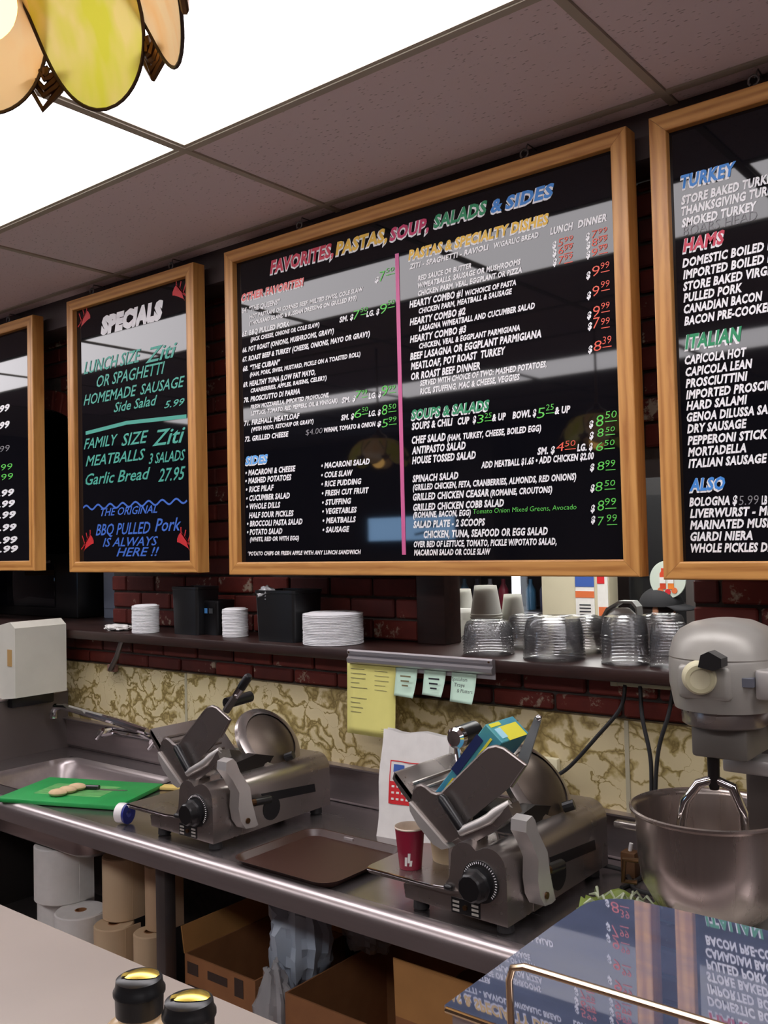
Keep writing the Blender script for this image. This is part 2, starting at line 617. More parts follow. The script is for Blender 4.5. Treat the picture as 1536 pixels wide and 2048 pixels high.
# ceiling: slab, tiles laid in a grid, bars between them
ceil = struct(MB().box(-9, 4, -3.4, 2.85, ZC + .012, ZC + .08).build('ceiling', mat('ceiling_plain', rgb(196, 184, 176), .9), smooth=0))
XB = [-.93 + 1.22 * k for k in range(-5, 4)]
YBARS = [1.78 - .61 * k for k in range(0, 9)]
LIGHT_ROWS = (1.17, -1.27)
tile_me = {}
def tile(x0, x1, y0, y1):
    key = (round(x1 - x0, 3), round(y1 - y0, 3))
    if key not in tile_me:
        me = MB().bbox(-key[0] / 2, key[0] / 2, -key[1] / 2, key[1] / 2, 0, .012, .003, 1).mesh('ceiling_tile', 30)
        me.materials.append(TILE)
        tile_me[key] = me
    place('ceiling_tile', tile_me[key], ceil, ((x0 + x1) / 2, (y0 + y1) / 2, ZC - .001 + random.uniform(-.0008, .0008)))
ys = [2.60, 2.39] + YBARS
for i in range(len(ys) - 1):
    y1, y0 = ys[i], ys[i + 1]
    if any(abs(y0 - l) < .02 for l in LIGHT_ROWS) or y0 < -1.2: continue
    for k in range(len(XB) - 1):
        tile(XB[k] + .012, XB[k + 1] - .012, y0 + .012, y1 - .012)
BARM = mat('ceiling_bar', rgb(176, 166, 150), .5)
for x in XB:
    MB().box(x - .012, x + .012, -3.1, 2.6, ZC - .006, ZC + .004).build('ceiling_bar', BARM, ceil, 0)
for y in YBARS + [2.39]:
    MB().box(XB[0], XB[-1], y - .012, y + .012, ZC - .0055, ZC + .004).build('ceiling_bar', BARM, ceil, 0)
# ceiling lights, one per bay, in two rows
fr_me = None
names = {0: 'near row', 1: 'far row'}
for ri, y0 in enumerate(LIGHT_ROWS):
    for k in range(len(XB) - 1):
        x0, x1 = XB[k] + .012, XB[k + 1] - .012
        where = 'over the worktop' if ri == 0 else 'behind the service counter'
        lab = 'white fluorescent ceiling panel %s' % where
        if ri == 0 and abs(x0 + 2.138) < .05: lab = 'white glowing ceiling panel above the large middle menu board'
        if ri == 0 and abs(x0 + 3.358) < .05: lab = 'white glowing ceiling panel behind the hanging glass lamp shade'
        t = thing('ceiling_light', lab, 'ceiling light', ((x0 + x1) / 2, y0 + .305, ZC + .012), group='fluorescent panels ' + where)
        a, b = (x1 - x0) / 2, .293
        if fr_me is None:
            fm = MB()
            fm.box(-a, a, -b, -b + .012, -.014, 0).box(-a, a, b - .012, b, -.014, 0).box(-a, -a + .012, -b + .012, b - .012, -.014, 0).box(a - .012, a, -b + .012, b - .012, -.014, 0)
            fr_me = fm.mesh('light_frame', 0)
            fr_me.materials.append(BARM)
            df_me = MB().box(-a + .012, a - .012, -b + .012, b - .012, -.011, -.006).mesh('light_diffuser', 0)
            df_me.materials.append(DIFFUSER)
        place('light_frame', fr_me, t)
        place('light_diffuser', df_me, t)

# room shell on the customers' side
struct(MB().box(-9, 4, -3.5, -3.4, 0, ZC + .05).build('wall_rear', DARK_WALL, smooth=0))
struct(MB().box(4, 4.1, -3.4, 7, 0, ZC + .05).build('wall_right', DARK_WALL, smooth=0))
struct(MB().box(-9.1, -9, -3.4, 7, 0, ZC + .05).build('wall_left', DARK_WALL, smooth=0))

# lower back wall: mortar core, brick courses under the ledge, marble laminate below
YL, YU = 2.42, 2.62
low = struct(MB().box(-5.2, 1.2, YL + .012, 2.85, 0, 1.368).build('wall_back_lower', MORTAR, smooth=0))
brick_me = {}
def brick(x0, x1, y, z0, z1, parent, d=.03):
    key = (round(x1 - x0, 3), round(z1 - z0, 3), d)
    if key not in brick_me:
        me = MB().bbox(-key[0] / 2, key[0] / 2, 0, d, -key[1] / 2, key[1] / 2, .005, 1).mesh('brick', 30)
        me.materials.append(BRICK)
        brick_me[key] = me
    return place('brick', brick_me[key], parent, ((x0 + x1) / 2, y + random.uniform(-.003, .002), (z0 + z1) / 2))
for r in range(2):
    x = -5.1 + (.105 if r % 2 else 0)
    z0 = 1.258 + r * .055
    while x < .9:
        brick(x, x + .2, YL - .002, z0, z0 + .046, low)
        x += .21
for i, (a, b) in enumerate(((-3.83, -2.96), (-2.957, -1.10), (-1.097, 1.1))):
    MB().box(a, b, 2.408, YL + .012, .99, 1.252).build('marble_panel', MARBLE, low, 0)
MB().box(-2.962, -2.95, 2.4045, 2.41, .99, 1.252).build('joint_strip', mat('joint_strip', rgb(170, 164, 140), .5), low, 0)
MB().box(-1.104, -1.092, 2.4045, 2.41, .99, 1.252).build('joint_strip', MATS['joint_strip'], low, 0)
# dark ledge on top of the lower wall, running on through the hatch
led = struct(MB().bbox(-5.2, 1.2, 2.33, 3.0, 1.366, 1.404, .006).build('trim_1', DARK_WOOD))
# upper back wall: mortar core with a hatch on the right and an arched opening on the left
up = MB()
HX0, HX1, HZ = -1.815, -.98, 1.98
AX0, AX1, ACX, AR = -5.0, -3.745, -4.37, .625
up.box(AX1, HX0, YU + .014, 2.67, 1.404, ZC + .05)
up.box(HX1, 1.2, YU + .014, 2.67, 1.404, ZC + .05)
up.box(HX0, HX1, YU + .014, 2.67, HZ, ZC + .05)
up.box(-9, AX0, YU + .014, 2.67, 0, ZC + .05)
N = 20
for i in range(N):
    xa, xb = AX0 + (AX1 - AX0) * i / N, AX0 + (AX1 - AX0) * (i + 1) / N
    xm = (xa + xb) / 2 - ACX
    up.box(xa, xb, YU + .014, 2.67, 1.85 + math.sqrt(max(0, AR * AR - xm * xm)), ZC + .05)
upper = struct(up.build('wall_back_upper', MORTAR, smooth=0))
def behind_board(x0, x1, z0, z1):
    if z1 < 1.70: return False
    for a, b in ((-5.1, -4.02), (-3.70, -2.83), (-2.65, -1.03), (-.965, .3)):
        # bricks a camera a step to the side could still glimpse are kept
        if x0 > a + .02 and x1 < b - .32: return True
        if x0 > a * (2.62 / 2.4) + .1 and x1 < b * (2.62 / 2.4) - .14: return True
    return False
for r in range(20):
    z0 = 1.408 + r * .076
    x = -5.1 + (.105 if r % 2 else 0)
    while x < .9:
        xa, xb = x, x + .2
        x += .21
        if z0 > 2.80: continue
        if behind_board(xa, xb, z0, z0 + .066): continue
        if z0 < HZ:
            if xb > HX0 - .11 and xa < HX1: 
                if xa < HX1 < xb - .04 : xa = HX1
                elif xa < HX0 - .16: xb = HX0 - .115
                else: continue
        zz = z0 + .066
        if xb > AX0 - .1 and xa < AX1 + .0:
            far = max(abs(xa - ACX), abs(xb - ACX))
            near = min(abs(xa - ACX), abs(xb - ACX)) if (xa - ACX) * (xb - ACX) > 0 else 0
            if z0 < 1.85:
                if near < AR: 
                    if xb > AX1 + .04: xa = AX1
                    else: continue
            elif near * near + (z0 - 1.85) ** 2 < (AR + .1) ** 2: continue
        if xb - xa < .03: continue
        brick(round(xa, 3), round(xb, 3), YU, z0, zz, upper)
for i in range(26):       # bricks on edge around the arch
    a = PI * (i + .5) / 26
    b = brick(-.032, .032, 0, -.1, 0, upper, .05)
    b.location = (ACX + (AR + .05) * math.cos(a), YU - .006, 1.85 + (AR + .05) * math.sin(a))
    b.rotation_euler = (0, PI / 2 - a, 0)
# strip added under the ceiling, painted dark and mottled for the shade above the boards
struct(MB().bbox(-5.2, 1.2, 2.465, YU + .02, 2.80, ZC + .01, .008).build('trim_shade', mat('shade_strip', rgb(74, 62, 62), .7, noise=.4, nscale=5), smooth=35))
# dark post at the hatch
struct(MB().bbox(-1.93, -1.812, 2.575, 2.672, 1.404, 2.1, .004).build('trim_3', DARK_WOOD))
# room behind the hatch
struct(MB().box(-9, 4, 6.9, 7, 0, ZC).build('wall_far', DARK_WALL, smooth=0))
struct(MB().box(-3.75, -3.65, 3.05, 6.9, 0, ZC).build('wall_blocker', DARK_WALL, smooth=0))  # unseen wall added to keep the space behind the arch dark
struct(MB().box(-9, 4, 2.85, 7, ZC, ZC + .08).build('ceiling_back', mat('ceiling_back', rgb(150, 146, 140), .9), smooth=0))
for k, (x, y) in enumerate(((-2.6, 3.5), (-1.2, 3.5), (-2.2, 4.5))):
    t = thing('ceiling_light', 'fluorescent ceiling panel in the room behind the hatch', 'ceiling light', (x, y, ZC), group='panels behind the hatch')
    MB().box(-.6, .6, -.3, .3, -.014, 0).build('light_frame', BARM, t, 0)
    MB().box(-.585, .585, -.285, .285, -.018, -.0135).build('light_diffuser', DIFFUSER_BACK, t, 0)

# ================================================================== steel worktop
wt = thing('steel_worktop', 'long stainless steel worktop with rolled front edge along the brick wall', 'worktop', (0, 0, 0))
ZT = .87
tp = MB()
SX0, SX1, SY0, SY1 = -3.58, -2.86, 1.86, 2.29     # sink cut-out
tp.box(-3.80, SX0, 1.78, 2.40, ZT - .02, ZT).box(SX1, 1.2, 1.78, 2.40, ZT - .02, ZT)
tp.box(SX0, SX1, 1.78, SY0, ZT - .02, ZT).box(SX0, SX1, SY1, 2.40, ZT - .02, ZT)
tp.build('top_sheet', mat('worktop_steel', rgb(160, 153, 153), .25, .9, noise=.04, nscale=4, stretch=(1, 6, 1), rnoise=.025), wt, 0)
prof = [(1.79, ZT - .002), (1.772, ZT + .006), (1.764, ZT + .0062)] + arc(1.758, ZT - .024, .030, 90, 180, 10) + [(1.728, ZT - .058), (1.738, ZT - .062), (1.79, ZT - .062)]
MB().prism(prof, 'x', -3.80, 1.2).build('front_nosing', STEEL, wt, 50)
bs = MB()
bs.prism([(2.402, ZT), (2.394, ZT + .012), (2.388, ZT + .12), (2.372, ZT + .128), (2.372, ZT + .133), (2.408, ZT + .133), (2.408, ZT)], 'x', -3.80, 1.2)
bs.build('backsplash', STEEL, wt, 30)
es = MB().box(-3.80, -3.772, 1.74, 2.40, ZT, ZT + .25)
es.build('end_splash', mat('dull_steel', rgb(112, 104, 101), .5, .7, noise=.08, nscale=5), wt, 0)
MB().bbox(-3.806, -3.766, 1.735, 2.40, ZT + .245, ZT + .262, .005).build('end_splash_cap', STEEL, wt)
sk = MB()
def basin(s0, t0, z): return rrect(SX0 + s0, SX1 - s0, SY0 + s0, SY1 - s0, .07)
rings = [(0, ZT + .002), (.012, ZT - .006), (.022, ZT - .02), (.03, ZT - .19), (.07, ZT - .215)]
vs, fs = [], []
for s0, z in rings:
    vs += [(p[0], p[1], z) for p in basin(s0, 0, z)]
n = len(basin(0, 0, 0))
for i in range(len(rings) - 1):
    fs += [(i * n + k, i * n + (k + 1) % n, (i + 1) * n + (k + 1) % n, (i + 1) * n + k) for k in range(n)]
fs.append(tuple((len(rings) - 1) * n + k for k in range(n)))
sk.add(vs, fs)
sk.build('sink_basin', STEEL, wt, 50)
for x in (-3.74, -2.36, -.9, .9):
    for y in (1.83, 2.36):
        MB().bbox(x - .022, x + .022, y - .022, y + .022, 0, ZT - .02, .004).build('leg', GREY_METAL, wt)
MB().bbox(-3.78, 1.2, 1.80, 2.40, .235, .26, .004).build('lower_shelf', GREY_METAL, wt)
# faucet: spout along the wall and two handles
fc = thing('sink_faucet', 'chrome wall faucet with a long flat spout above the sink', 'faucet', (-3.33, 2.385, .96))
MB().tube([(.16, -.01, .045), (.02, -.045, .075), (-.30, -.09, .115), (-.36, -.098, .112), (-.375, -.1, .09), (-.375, -.1, .06)], [.016, .016, .015, .015, .015, .016]).build('spout', CHROME, fc)
MB().tube([(-.12, -.005, .02), (.30, -.005, .02)], .016).build('body_bar', CHROME, fc)
for x in (-.08, .27):
    MB().tube([(x, 0, .02), (x, -.07, .02)], .017).build('valve', CHROME, fc)
    MB().tube([(x - .01, -.075, .0), (x + .05, -.085, .045)], .008).build('handle', CHROME, fc)

# ================================================================== menu boards
GLASS_Y = 2.394
INKS = {'red': rgb(200, 52, 78), 'yellow': rgb(236, 190, 70), 'crimson': rgb(196, 48, 98), 'green': rgb(34, 142, 92), 'blue': rgb(62, 136, 214), 'salmon': rgb(236, 120, 116), 'sky': rgb(96, 168, 236), 'white': rgb(236, 238, 246)}
HANDS = {'green': rgb(96, 206, 84), 'red': rgb(236, 96, 74), 'grey': rgb(132, 130, 134), 'teal': rgb(64, 158, 140), 'blue': rgb(58, 104, 196)}
def ink(k, c): return mat('letters_' + k, c, .5)
LETTER_W = ink('white', rgb(238, 236, 238))
def text_mesh(txt, bold, shear, vis=0):
    """outline letters as a flat mesh, one unit cap height, starting at x=0; returns mesh and visible width"""
    def mk(t):
        cu = bpy.data.curves.new('lettering', 'FONT')
        cu.body = t
        cu.size = 1.0
        cu.resolution_u = 2
        cu.offset = bold
        cu.space_character = 1.08 if bold > .015 else 1.0
        cu.fill_mode = 'FRONT'
        o = bpy.data.objects.new('lettering', cu)
        COL.objects.link(o)
        bpy.context.view_layer.update()
        me = bpy.data.meshes.new_from_object(o.evaluated_get(bpy.context.evaluated_depsgraph_get()))
        bpy.data.objects.remove(o)
        bpy.data.curves.remove(cu)
        return me
    me = mk(txt)
    for v in me.vertices: v.co.x += shear * v.co.y
    xs = [v.co.x for v in me.vertices]
    wv = max(xs) - min(xs)
    if vis:
        m2 = mk(txt[:vis])
        for v in m2.vertices: v.co.x += shear * v.co.y
        x2 = [v.co.x for v in m2.vertices]
        wv = max(x2) - min(x2)
        bpy.data.meshes.remove(m2)
    return me, min(xs), wv
CAP = .70      # cap height of the built-in face at size 1
def lettering(board, txt, x0, z0, width, cap, m, bold, shear, dy, name, vis=0, off=(0, 0)):
    me, mn, wv = text_mesh(txt, bold, shear, vis)
    sx, sz = width / wv, cap / CAP
    for v in me.vertices:
        v.co = Vector(((v.co.x - mn) * sx, 0, v.co.y * sz))
    me.materials.clear()
    me.materials.append(m)
    bl = board.location
    return place(name, me, board, (x0 - bl[0] + off[0], GLASS_Y - dy - bl[1], z0 - bl[2] + off[1]))
def menu_board(label, x0, x1, z0, z1, hooks, w=.047):
    t = thing('menu_board', label, 'menu board', ((x0 + x1) / 2, 2.43, z0))
    X, Z = (x1 - x0) / 2, z1 - z0
    yf, yb = 2.371 - 2.43, 0.0
    def rail(poly, m):
        bm = bmesh.new()
        MBx = MB().prism(poly, 'y', yf, yb)
        me = MBx.mesh('frame_rail', 0)
        bm.from_mesh(me)
        ed = [e for e in bm.edges if abs(e.verts[0].co.y - yf) < 1e-5 and abs(e.verts[1].co.y - yf) < 1e-5 and (abs(e.verts[0].co.x - e.verts[1].co.x) < 1e-5 or abs(e.verts[0].co.z - e.verts[1].co.z) < 1e-5)]
        bmesh.ops.bevel(bm, geom=ed, offset=.004, segments=2, affect='EDGES', profile=.5)
        bm.to_mesh(me)
        bm.free()
        me.materials.append(m)
        place('frame_rail', me, t)
    g = .0004
    rail([(-X + g, 0), (X - g, 0), (X - w - g, w), (-X + w + g, w)], OAK_X)
    rail([(-X + g, Z), (-X + w + g, Z - w), (X - w - g, Z - w), (X - g, Z)], OAK_X)
    rail([(-X, g), (-X + w, w + g), (-X + w, Z - w - g), (-X, Z - g)], OAK_Z)
    rail([(X, g), (X, Z - g), (X - w, Z - w - g), (X - w, w + g)], OAK_Z)
    MB().box(-X + w - .008, X - w + .008, GLASS_Y - 2.43, -.006, w - .008, Z - w + .008).build('black_panel', BLACK_ACR, t, 0)
    for hx in hooks:
        lx = hx - t.location[0]
        h = MB().tube([(lx, -.03, Z - .002), (lx, -.03, Z + .012)] + [(lx + .013 * math.sin(a), -.03, Z + .025 - .013 * math.cos(a)) for a in [PI * k / 5 for k in range(0, 10)]], .0034, 6)
        h.build('hanging_eye', GREY_METAL, t)
        MB().tube([(lx + .003, -.03, Z + .03), (lx + .012, -.03, Z + .05), (lx + .004, .045, Z + .055)], .002, 6).build('hanging_wire', GREY_METAL, t)
    return t
BOARDS = {
    'M': menu_board('large oak framed black menu board of favorites, pastas, soup, salads and sides', -2.652, -1.030, 1.645, 2.868, (-2.28, -1.36)),
    'S': menu_board('narrow oak framed black board headed SPECIALS with teal and blue handwriting', -3.706, -2.832, 1.653, 2.870, (-3.55, -3.0)),
    'R': menu_board('oak framed black menu board listing turkey, hams and italian meats', -.966, .35, 1.638, 2.868, (-.7, .1)),
    'L': menu_board('oak framed black menu board cut off at the left edge', -5.15, -3.99, 1.660, 2.862, (-4.9, -4.25)),
}
TEXTS = [('M', 'head', 'red', 'FAVORITES,', -2.426, 2.747, 0.312, 0.0444, 0),
('M', 'head', 'yellow', 'PASTAS,', -2.105, 2.747, 0.228, 0.0418, 0),
('M', 'head', 'crimson', 'SOUP,', -1.867, 2.743, 0.159, 0.0399, 0),
('M', 'head', 'green', 'SALADS', -1.69, 2.745, 0.202, 0.0384, 0),
('M', 'head', 'blue', '&', -1.477, 2.742, 0.042, 0.0367, 0),
('M', 'head', 'blue', 'SIDES', -1.426, 2.741, 0.165, 0.0363, 0),
('M', 'head', 'salmon', 'OTHER FAVORITES!', -2.581, 2.672, 0.325, 0.0267, 0),
('M', 'print', 'white', '64. “THE QUEENS”', -2.579, 2.627, 0.202, 0.0181, 0),
('M', 'print', 'white', 'HOT PASTRAMI OR CORNED BEEF, MELTED SWISS, COLE SLAW', -2.539, 2.599, 0.554, 0.0145, 0),
('M', 'print', 'white', '(THOUSAND ISLAND & RUSSIAN DRESSING ON GRILLED RYE)', -2.54, 2.575, 0.526, 0.0145, 0),
('M', 'print', 'white', '65. BBQ PULLED PORK', -2.58, 2.538, 0.25, 0.018, 0),
('M', 'print', 'white', '(JACK CHEESE, ONIONS OR COLE SLAW)', -2.535, 2.513, 0.348, 0.0145, 0),
('M', 'print', 'white', '66. POT ROAST (ONIONS, MUSHROOMS, GRAVY)', -2.58, 2.478, 0.46, 0.0172, 0),
('M', 'print', 'white', '67. ROAST BEEF & TURKEY (CHEESE, ONIONS, MAYO OR GRAVY)', -2.581, 2.443, 0.621, 0.0172, 0),
('M', 'print', 'white', '68. “THE CUBAN”', -2.58, 2.407, 0.197, 0.018, 0),
('M', 'print', 'white', '(HAM, PORK, SWISS, MUSTARD, PICKLE ON A TOASTED ROLL)', -2.542, 2.382, 0.539, 0.0145, 0),
('M', 'print', 'white', '69. HEALTHY TUNA (LOW FAT MAYO,', -2.579, 2.347, 0.368, 0.018, 0),
('M', 'print', 'white', 'CRANBERRIES, APPLES, RAISINS, CELERY)', -2.54, 2.322, 0.382, 0.0144, 0),
('M', 'print', 'white', '70. PROSCIUTTO DI PARMA', -2.578, 2.289, 0.291, 0.018, 0),
('M', 'print', 'white', 'FRESH MOZZARELLA, IMPORTED PROVOLONE,', -2.542, 2.261, 0.394, 0.0144, 0),
('M', 'print', 'white', 'LETTUCE, TOMATO, RED PEPPERS, OIL & VINEGAR)', -2.541, 2.237, 0.431, 0.0144, 0),
('M', 'print', 'white', '71. FIREHALL MEATLOAF', -2.578, 2.202, 0.288, 0.0179, 0),
('M', 'print', 'white', '(WITH MAYO, KETCHUP OR GRAVY)', -2.54, 2.177, 0.316, 0.0144, 0),
('M', 'print', 'white', '72. GRILLED CHEESE', -2.576, 2.142, 0.229, 0.0179, 0),
('M', 'print', 'white', 'W/HAM, TOMATO & ONION', -2.176, 2.14, 0.232, 0.015, 0),
('M', 'print', 'white', '$', -1.938, 2.138, 0.018, 0.0159, 0),
('M', 'print', 'white', '$', -1.934, 2.618, 0.019, 0.016, 0),
('M', 'print', 'white', 'SM. $', -2.094, 2.511, 0.064, 0.018, 0),
('M', 'print', 'white', 'LG. $', -1.974, 2.51, 0.057, 0.0176, 0),
('M', 'print', 'white', 'SM. $', -2.091, 2.233, 0.064, 0.0179, 0),
('M', 'print', 'white', 'LG. $', -1.972, 2.234, 0.055, 0.0175, 0),
('M', 'print', 'white', 'SM. $', -2.096, 2.174, 0.059, 0.0179, 0),
('M', 'print', 'white', 'LG. $', -1.974, 2.175, 0.053, 0.0175, 0),
('M', 'hand', 'grey', '$4.00', -2.263, 2.138, 0.081, 0.0201, 0),
('M', 'head', 'sky', 'SIDES', -2.576, 2.056, 0.122, 0.0298, 0),
('M', 'print', 'white', '• MACARONI & CHEESE', -2.576, 2.015, 0.26, 0.0196, 0),
('M', 'print', 'white', '• MASHED POTATOES', -2.577, 1.985, 0.24, 0.0196, 0),
('M', 'print', 'white', '• RICE PILAF', -2.575, 1.953, 0.148, 0.0196, 0),
('M', 'print', 'white', '• CUCUMBER SALAD', -2.574, 1.92, 0.227, 0.0195, 0),
('M', 'print', 'white', '• WHOLE DILLS', -2.574, 1.889, 0.178, 0.0195, 0),
('M', 'print', 'white', 'HALF SOUR PICKLES', -2.561, 1.856, 0.231, 0.0195, 0),
('M', 'print', 'white', '• BROCCOLI PASTA SALAD', -2.572, 1.825, 0.285, 0.0195, 0),
('M', 'print', 'white', '• POTATO SALAD', -2.573, 1.794, 0.185, 0.0195, 0),
('M', 'print', 'white', '• MACARONI SALAD', -2.192, 2.016, 0.219, 0.0182, 0),
('M', 'print', 'white', '• COLE SLAW', -2.193, 1.983, 0.145, 0.0182, 0),
('M', 'print', 'white', '• RICE PUDDING', -2.193, 1.952, 0.182, 0.0182, 0),
('M', 'print', 'white', '• FRESH CUT FRUIT', -2.192, 1.92, 0.213, 0.0182, 0),
('M', 'print', 'white', '• STUFFING', -2.192, 1.888, 0.134, 0.0182, 0),
('M', 'print', 'white', '• VEGETABLES', -2.192, 1.857, 0.158, 0.0182, 0),
('M', 'print', 'white', '• MEATBALLS', -2.191, 1.825, 0.152, 0.0182, 0),
('M', 'print', 'white', '• SAUSAGE', -2.192, 1.793, 0.123, 0.0182, 0),
('M', 'print', 'white', '(WHITE, RED OR WITH EGG)', -2.558, 1.769, 0.252, 0.0152, 0),
('M', 'print', 'white', '*POTATO CHIPS OR FRESH APPLE WITH ANY LUNCH SANDWICH', -2.572, 1.717, 0.552, 0.0136, 0),
('M', 'hand', 'green', '7', -1.913, 2.617, 0.024, 0.0333, 0),
('M', 'hand', 'green', '50', -1.887, 2.641, 0.036, 0.0136, 0),
('M', 'hand', 'green', '7', -2.03, 2.509, 0.029, 0.031, 0),
('M', 'hand', 'green', '50', -1.999, 2.529, 0.032, 0.0154, 0),
('M', 'hand', 'green', '9', -1.914, 2.508, 0.03, 0.0333, 0),
('M', 'hand', 'green', '50', -1.882, 2.532, 0.03, 0.0158, 0),
('M', 'hand', 'green', '7', -2.028, 2.242, 0.026, 0.025, 0),
('M', 'hand', 'green', '99', -2.001, 2.25, 0.024, 0.0161, 0),
('M', 'hand', 'green', '9', -1.915, 2.235, 0.027, 0.0358, 0),
('M', 'hand', 'green', '99', -1.885, 2.251, 0.028, 0.0157, 0),
('M', 'hand', 'green', '6', -2.037, 2.175, 0.033, 0.0301, 0),
('M', 'hand', 'green', '50', -2.002, 2.193, 0.027, 0.0153, 0),
('M', 'hand', 'green', '8', -1.917, 2.173, 0.025, 0.0339, 0),
('M', 'hand', 'green', '50', -1.889, 2.189, 0.033, 0.0168, 0),
('M', 'hand', 'green', '5', -1.918, 2.132, 0.027, 0.0282, 0),
('M', 'hand', 'green', '99', -1.888, 2.147, 0.032, 0.0168, 0),
('M', 'head', 'yellow', 'PASTAS & SPECIALTY DISHES', -1.792, 2.664, 0.511, 0.0301, 0),
('M', 'print', 'white', 'ZITI - SPAGHETTI - RAVIOLI', -1.789, 2.633, 0.302, 0.016, 0),
('M', 'print', 'white', 'W/GARLIC BREAD', -1.469, 2.632, 0.153, 0.015, 0),
('M', 'print', 'white', 'LUNCH', -1.279, 2.63, 0.074, 0.0191, 0),
('M', 'print', 'white', 'DINNER', -1.191, 2.63, 0.088, 0.0196, 0),
('M', 'print', 'white', 'RED SAUCE OR BUTTER', -1.756, 2.589, 0.205, 0.0154, 0),
('M', 'print', 'white', 'W/MEATBALLS, SAUSAGE OR MUSHROOMS', -1.757, 2.565, 0.379, 0.0159, 0),
('M', 'print', 'white', 'CHICKEN PARM, VEAL, EGGPLANT OR PIZZA', -1.757, 2.54, 0.382, 0.0159, 0),
('M', 'print', 'white', 'HEARTY COMBO #1', -1.793, 2.508, 0.209, 0.0208, 0),
('M', 'print', 'white', 'W/CHOICE OF PASTA', -1.577, 2.507, 0.181, 0.0153, 0),
('M', 'print', 'white', 'CHICKEN PARM, MEATBALL & SAUSAGE', -1.756, 2.483, 0.346, 0.0159, 0),
('M', 'print', 'white', 'HEARTY COMBO #2', -1.793, 2.451, 0.216, 0.0208, 0),
('M', 'print', 'white', 'LASAGNA W/MEATBALL AND CUCUMBER SALAD', -1.757, 2.426, 0.422, 0.0168, 0),
('M', 'print', 'white', 'HEARTY COMBO #3', -1.794, 2.395, 0.218, 0.0208, 0),
('M', 'print', 'white', 'CHICKEN, VEAL & EGGPLANT PARMIGIANA', -1.758, 2.37, 0.371, 0.0163, 0),
('M', 'print', 'white', 'BEEF LASAGNA OR EGGPLANT PARMIGIANA', -1.795, 2.339, 0.478, 0.0213, 0),
('M', 'print', 'white', 'MEATLOAF, POT ROAST  TURKEY', -1.793, 2.307, 0.355, 0.0216, 0),
('M', 'print', 'white', 'OR ROAST BEEF DINNER', -1.793, 2.274, 0.264, 0.0216, 0),
('M', 'print', 'white', 'SERVED WITH CHOICE OF TWO: MASHED POTATOES,', -1.758, 2.25, 0.456, 0.0169, 0),
('M', 'print', 'white', 'RICE, STUFFING, MAC & CHEESE, VEGGIES', -1.759, 2.224, 0.367, 0.0175, 0),
('M', 'print', 'white', 'SOUPS & CHILI', -1.795, 2.113, 0.16, 0.0215, 0),
('M', 'print', 'white', 'CUP  $', -1.617, 2.112, 0.069, 0.0207, 0),
('M', 'print', 'white', '& UP', -1.492, 2.111, 0.049, 0.0202, 0),
('M', 'print', 'white', 'BOWL $', -1.421, 2.111, 0.081, 0.0198, 0),
('M', 'print', 'white', '& UP', -1.281, 2.11, 0.05, 0.0192, 0),
('M', 'print', 'white', 'CHEF SALAD', -1.796, 2.068, 0.133, 0.0228, 0),
('M', 'print', 'white', '(HAM, TURKEY, CHEESE, BOILED EGG)', -1.657, 2.066, 0.331, 0.0177, 0),
('M', 'print', 'white', 'ANTIPASTO SALAD', -1.797, 2.035, 0.208, 0.0222, 0),
('M', 'print', 'white', 'HOUSE TOSSED SALAD', -1.797, 2.003, 0.244, 0.0221, 0),
('M', 'print', 'white', 'SM. $', -1.341, 1.998, 0.058, 0.0194, 0),
('M', 'print', 'white', 'LG. $', -1.214, 1.998, 0.049, 0.0189, 0),
('M', 'print', 'white', 'ADD MEATBALL $1.65 • ADD CHICKEN $2.00', -1.535, 1.972, 0.372, 0.0185, 0),
('M', 'print', 'white', 'SPINACH SALAD', -1.797, 1.945, 0.178, 0.0208, 0),
('M', 'print', 'white', '(GRILLED CHICKEN, FETA, CRANBERRIES, ALMONDS, RED ONIONS)', -1.796, 1.918, 0.577, 0.0182, 0),
('M', 'print', 'white', 'GRILLED CHICKEN CEASAR', -1.797, 1.886, 0.287, 0.0208, 0),
('M', 'print', 'white', '(ROMAINE, CROUTONS)', -1.505, 1.886, 0.209, 0.0177, 0),
('M', 'print', 'white', 'GRILLED CHICKEN COBB SALAD', -1.797, 1.853, 0.339, 0.0208, 0),
('M', 'print', 'white', '(ROMAINE, BACON, EGG)', -1.797, 1.83, 0.22, 0.0175, 0),
('M', 'print', 'white', 'SALAD PLATE - 2 SCOOPS', -1.798, 1.798, 0.272, 0.0208, 0),
('M', 'print', 'white', 'CHICKEN, TUNA, SEAFOOD OR EGG SALAD', -1.758, 1.765, 0.444, 0.0212, 0),
('M', 'print', 'white', 'OVER BED OF LETTUCE, TOMATO, PICKLE W/POTATO SALAD,', -1.798, 1.736, 0.511, 0.0182, 0),
('M', 'print', 'white', 'MACARONI SALAD OR COLE SLAW', -1.798, 1.71, 0.289, 0.0175, 0),
('M', 'print', 'white', '$', -1.273, 2.588, 0.014, 0.0193, 0),
('M', 'print', 'white', '$', -1.273, 2.565, 0.014, 0.0193, 0),
('M', 'print', 'white', '$', -1.273, 2.538, 0.014, 0.0193, 0),
('M', 'print', 'white', '$', -1.168, 2.589, 0.014, 0.0189, 0),
('M', 'print', 'white', '$', -1.167, 2.564, 0.014, 0.0189, 0),
('M', 'print', 'white', '$', -1.168, 2.538, 0.014, 0.0189, 0),
('M', 'print', 'white', '$', -1.17, 2.48, 0.014, 0.0188, 0),
('M', 'print', 'white', '$', -1.17, 2.423, 0.014, 0.0188, 0),
('M', 'print', 'white', '$', -1.171, 2.367, 0.014, 0.0188, 0),
('M', 'print', 'white', '$', -1.17, 2.336, 0.014, 0.0188, 0),
('M', 'print', 'white', '$', -1.171, 2.271, 0.014, 0.0188, 0),
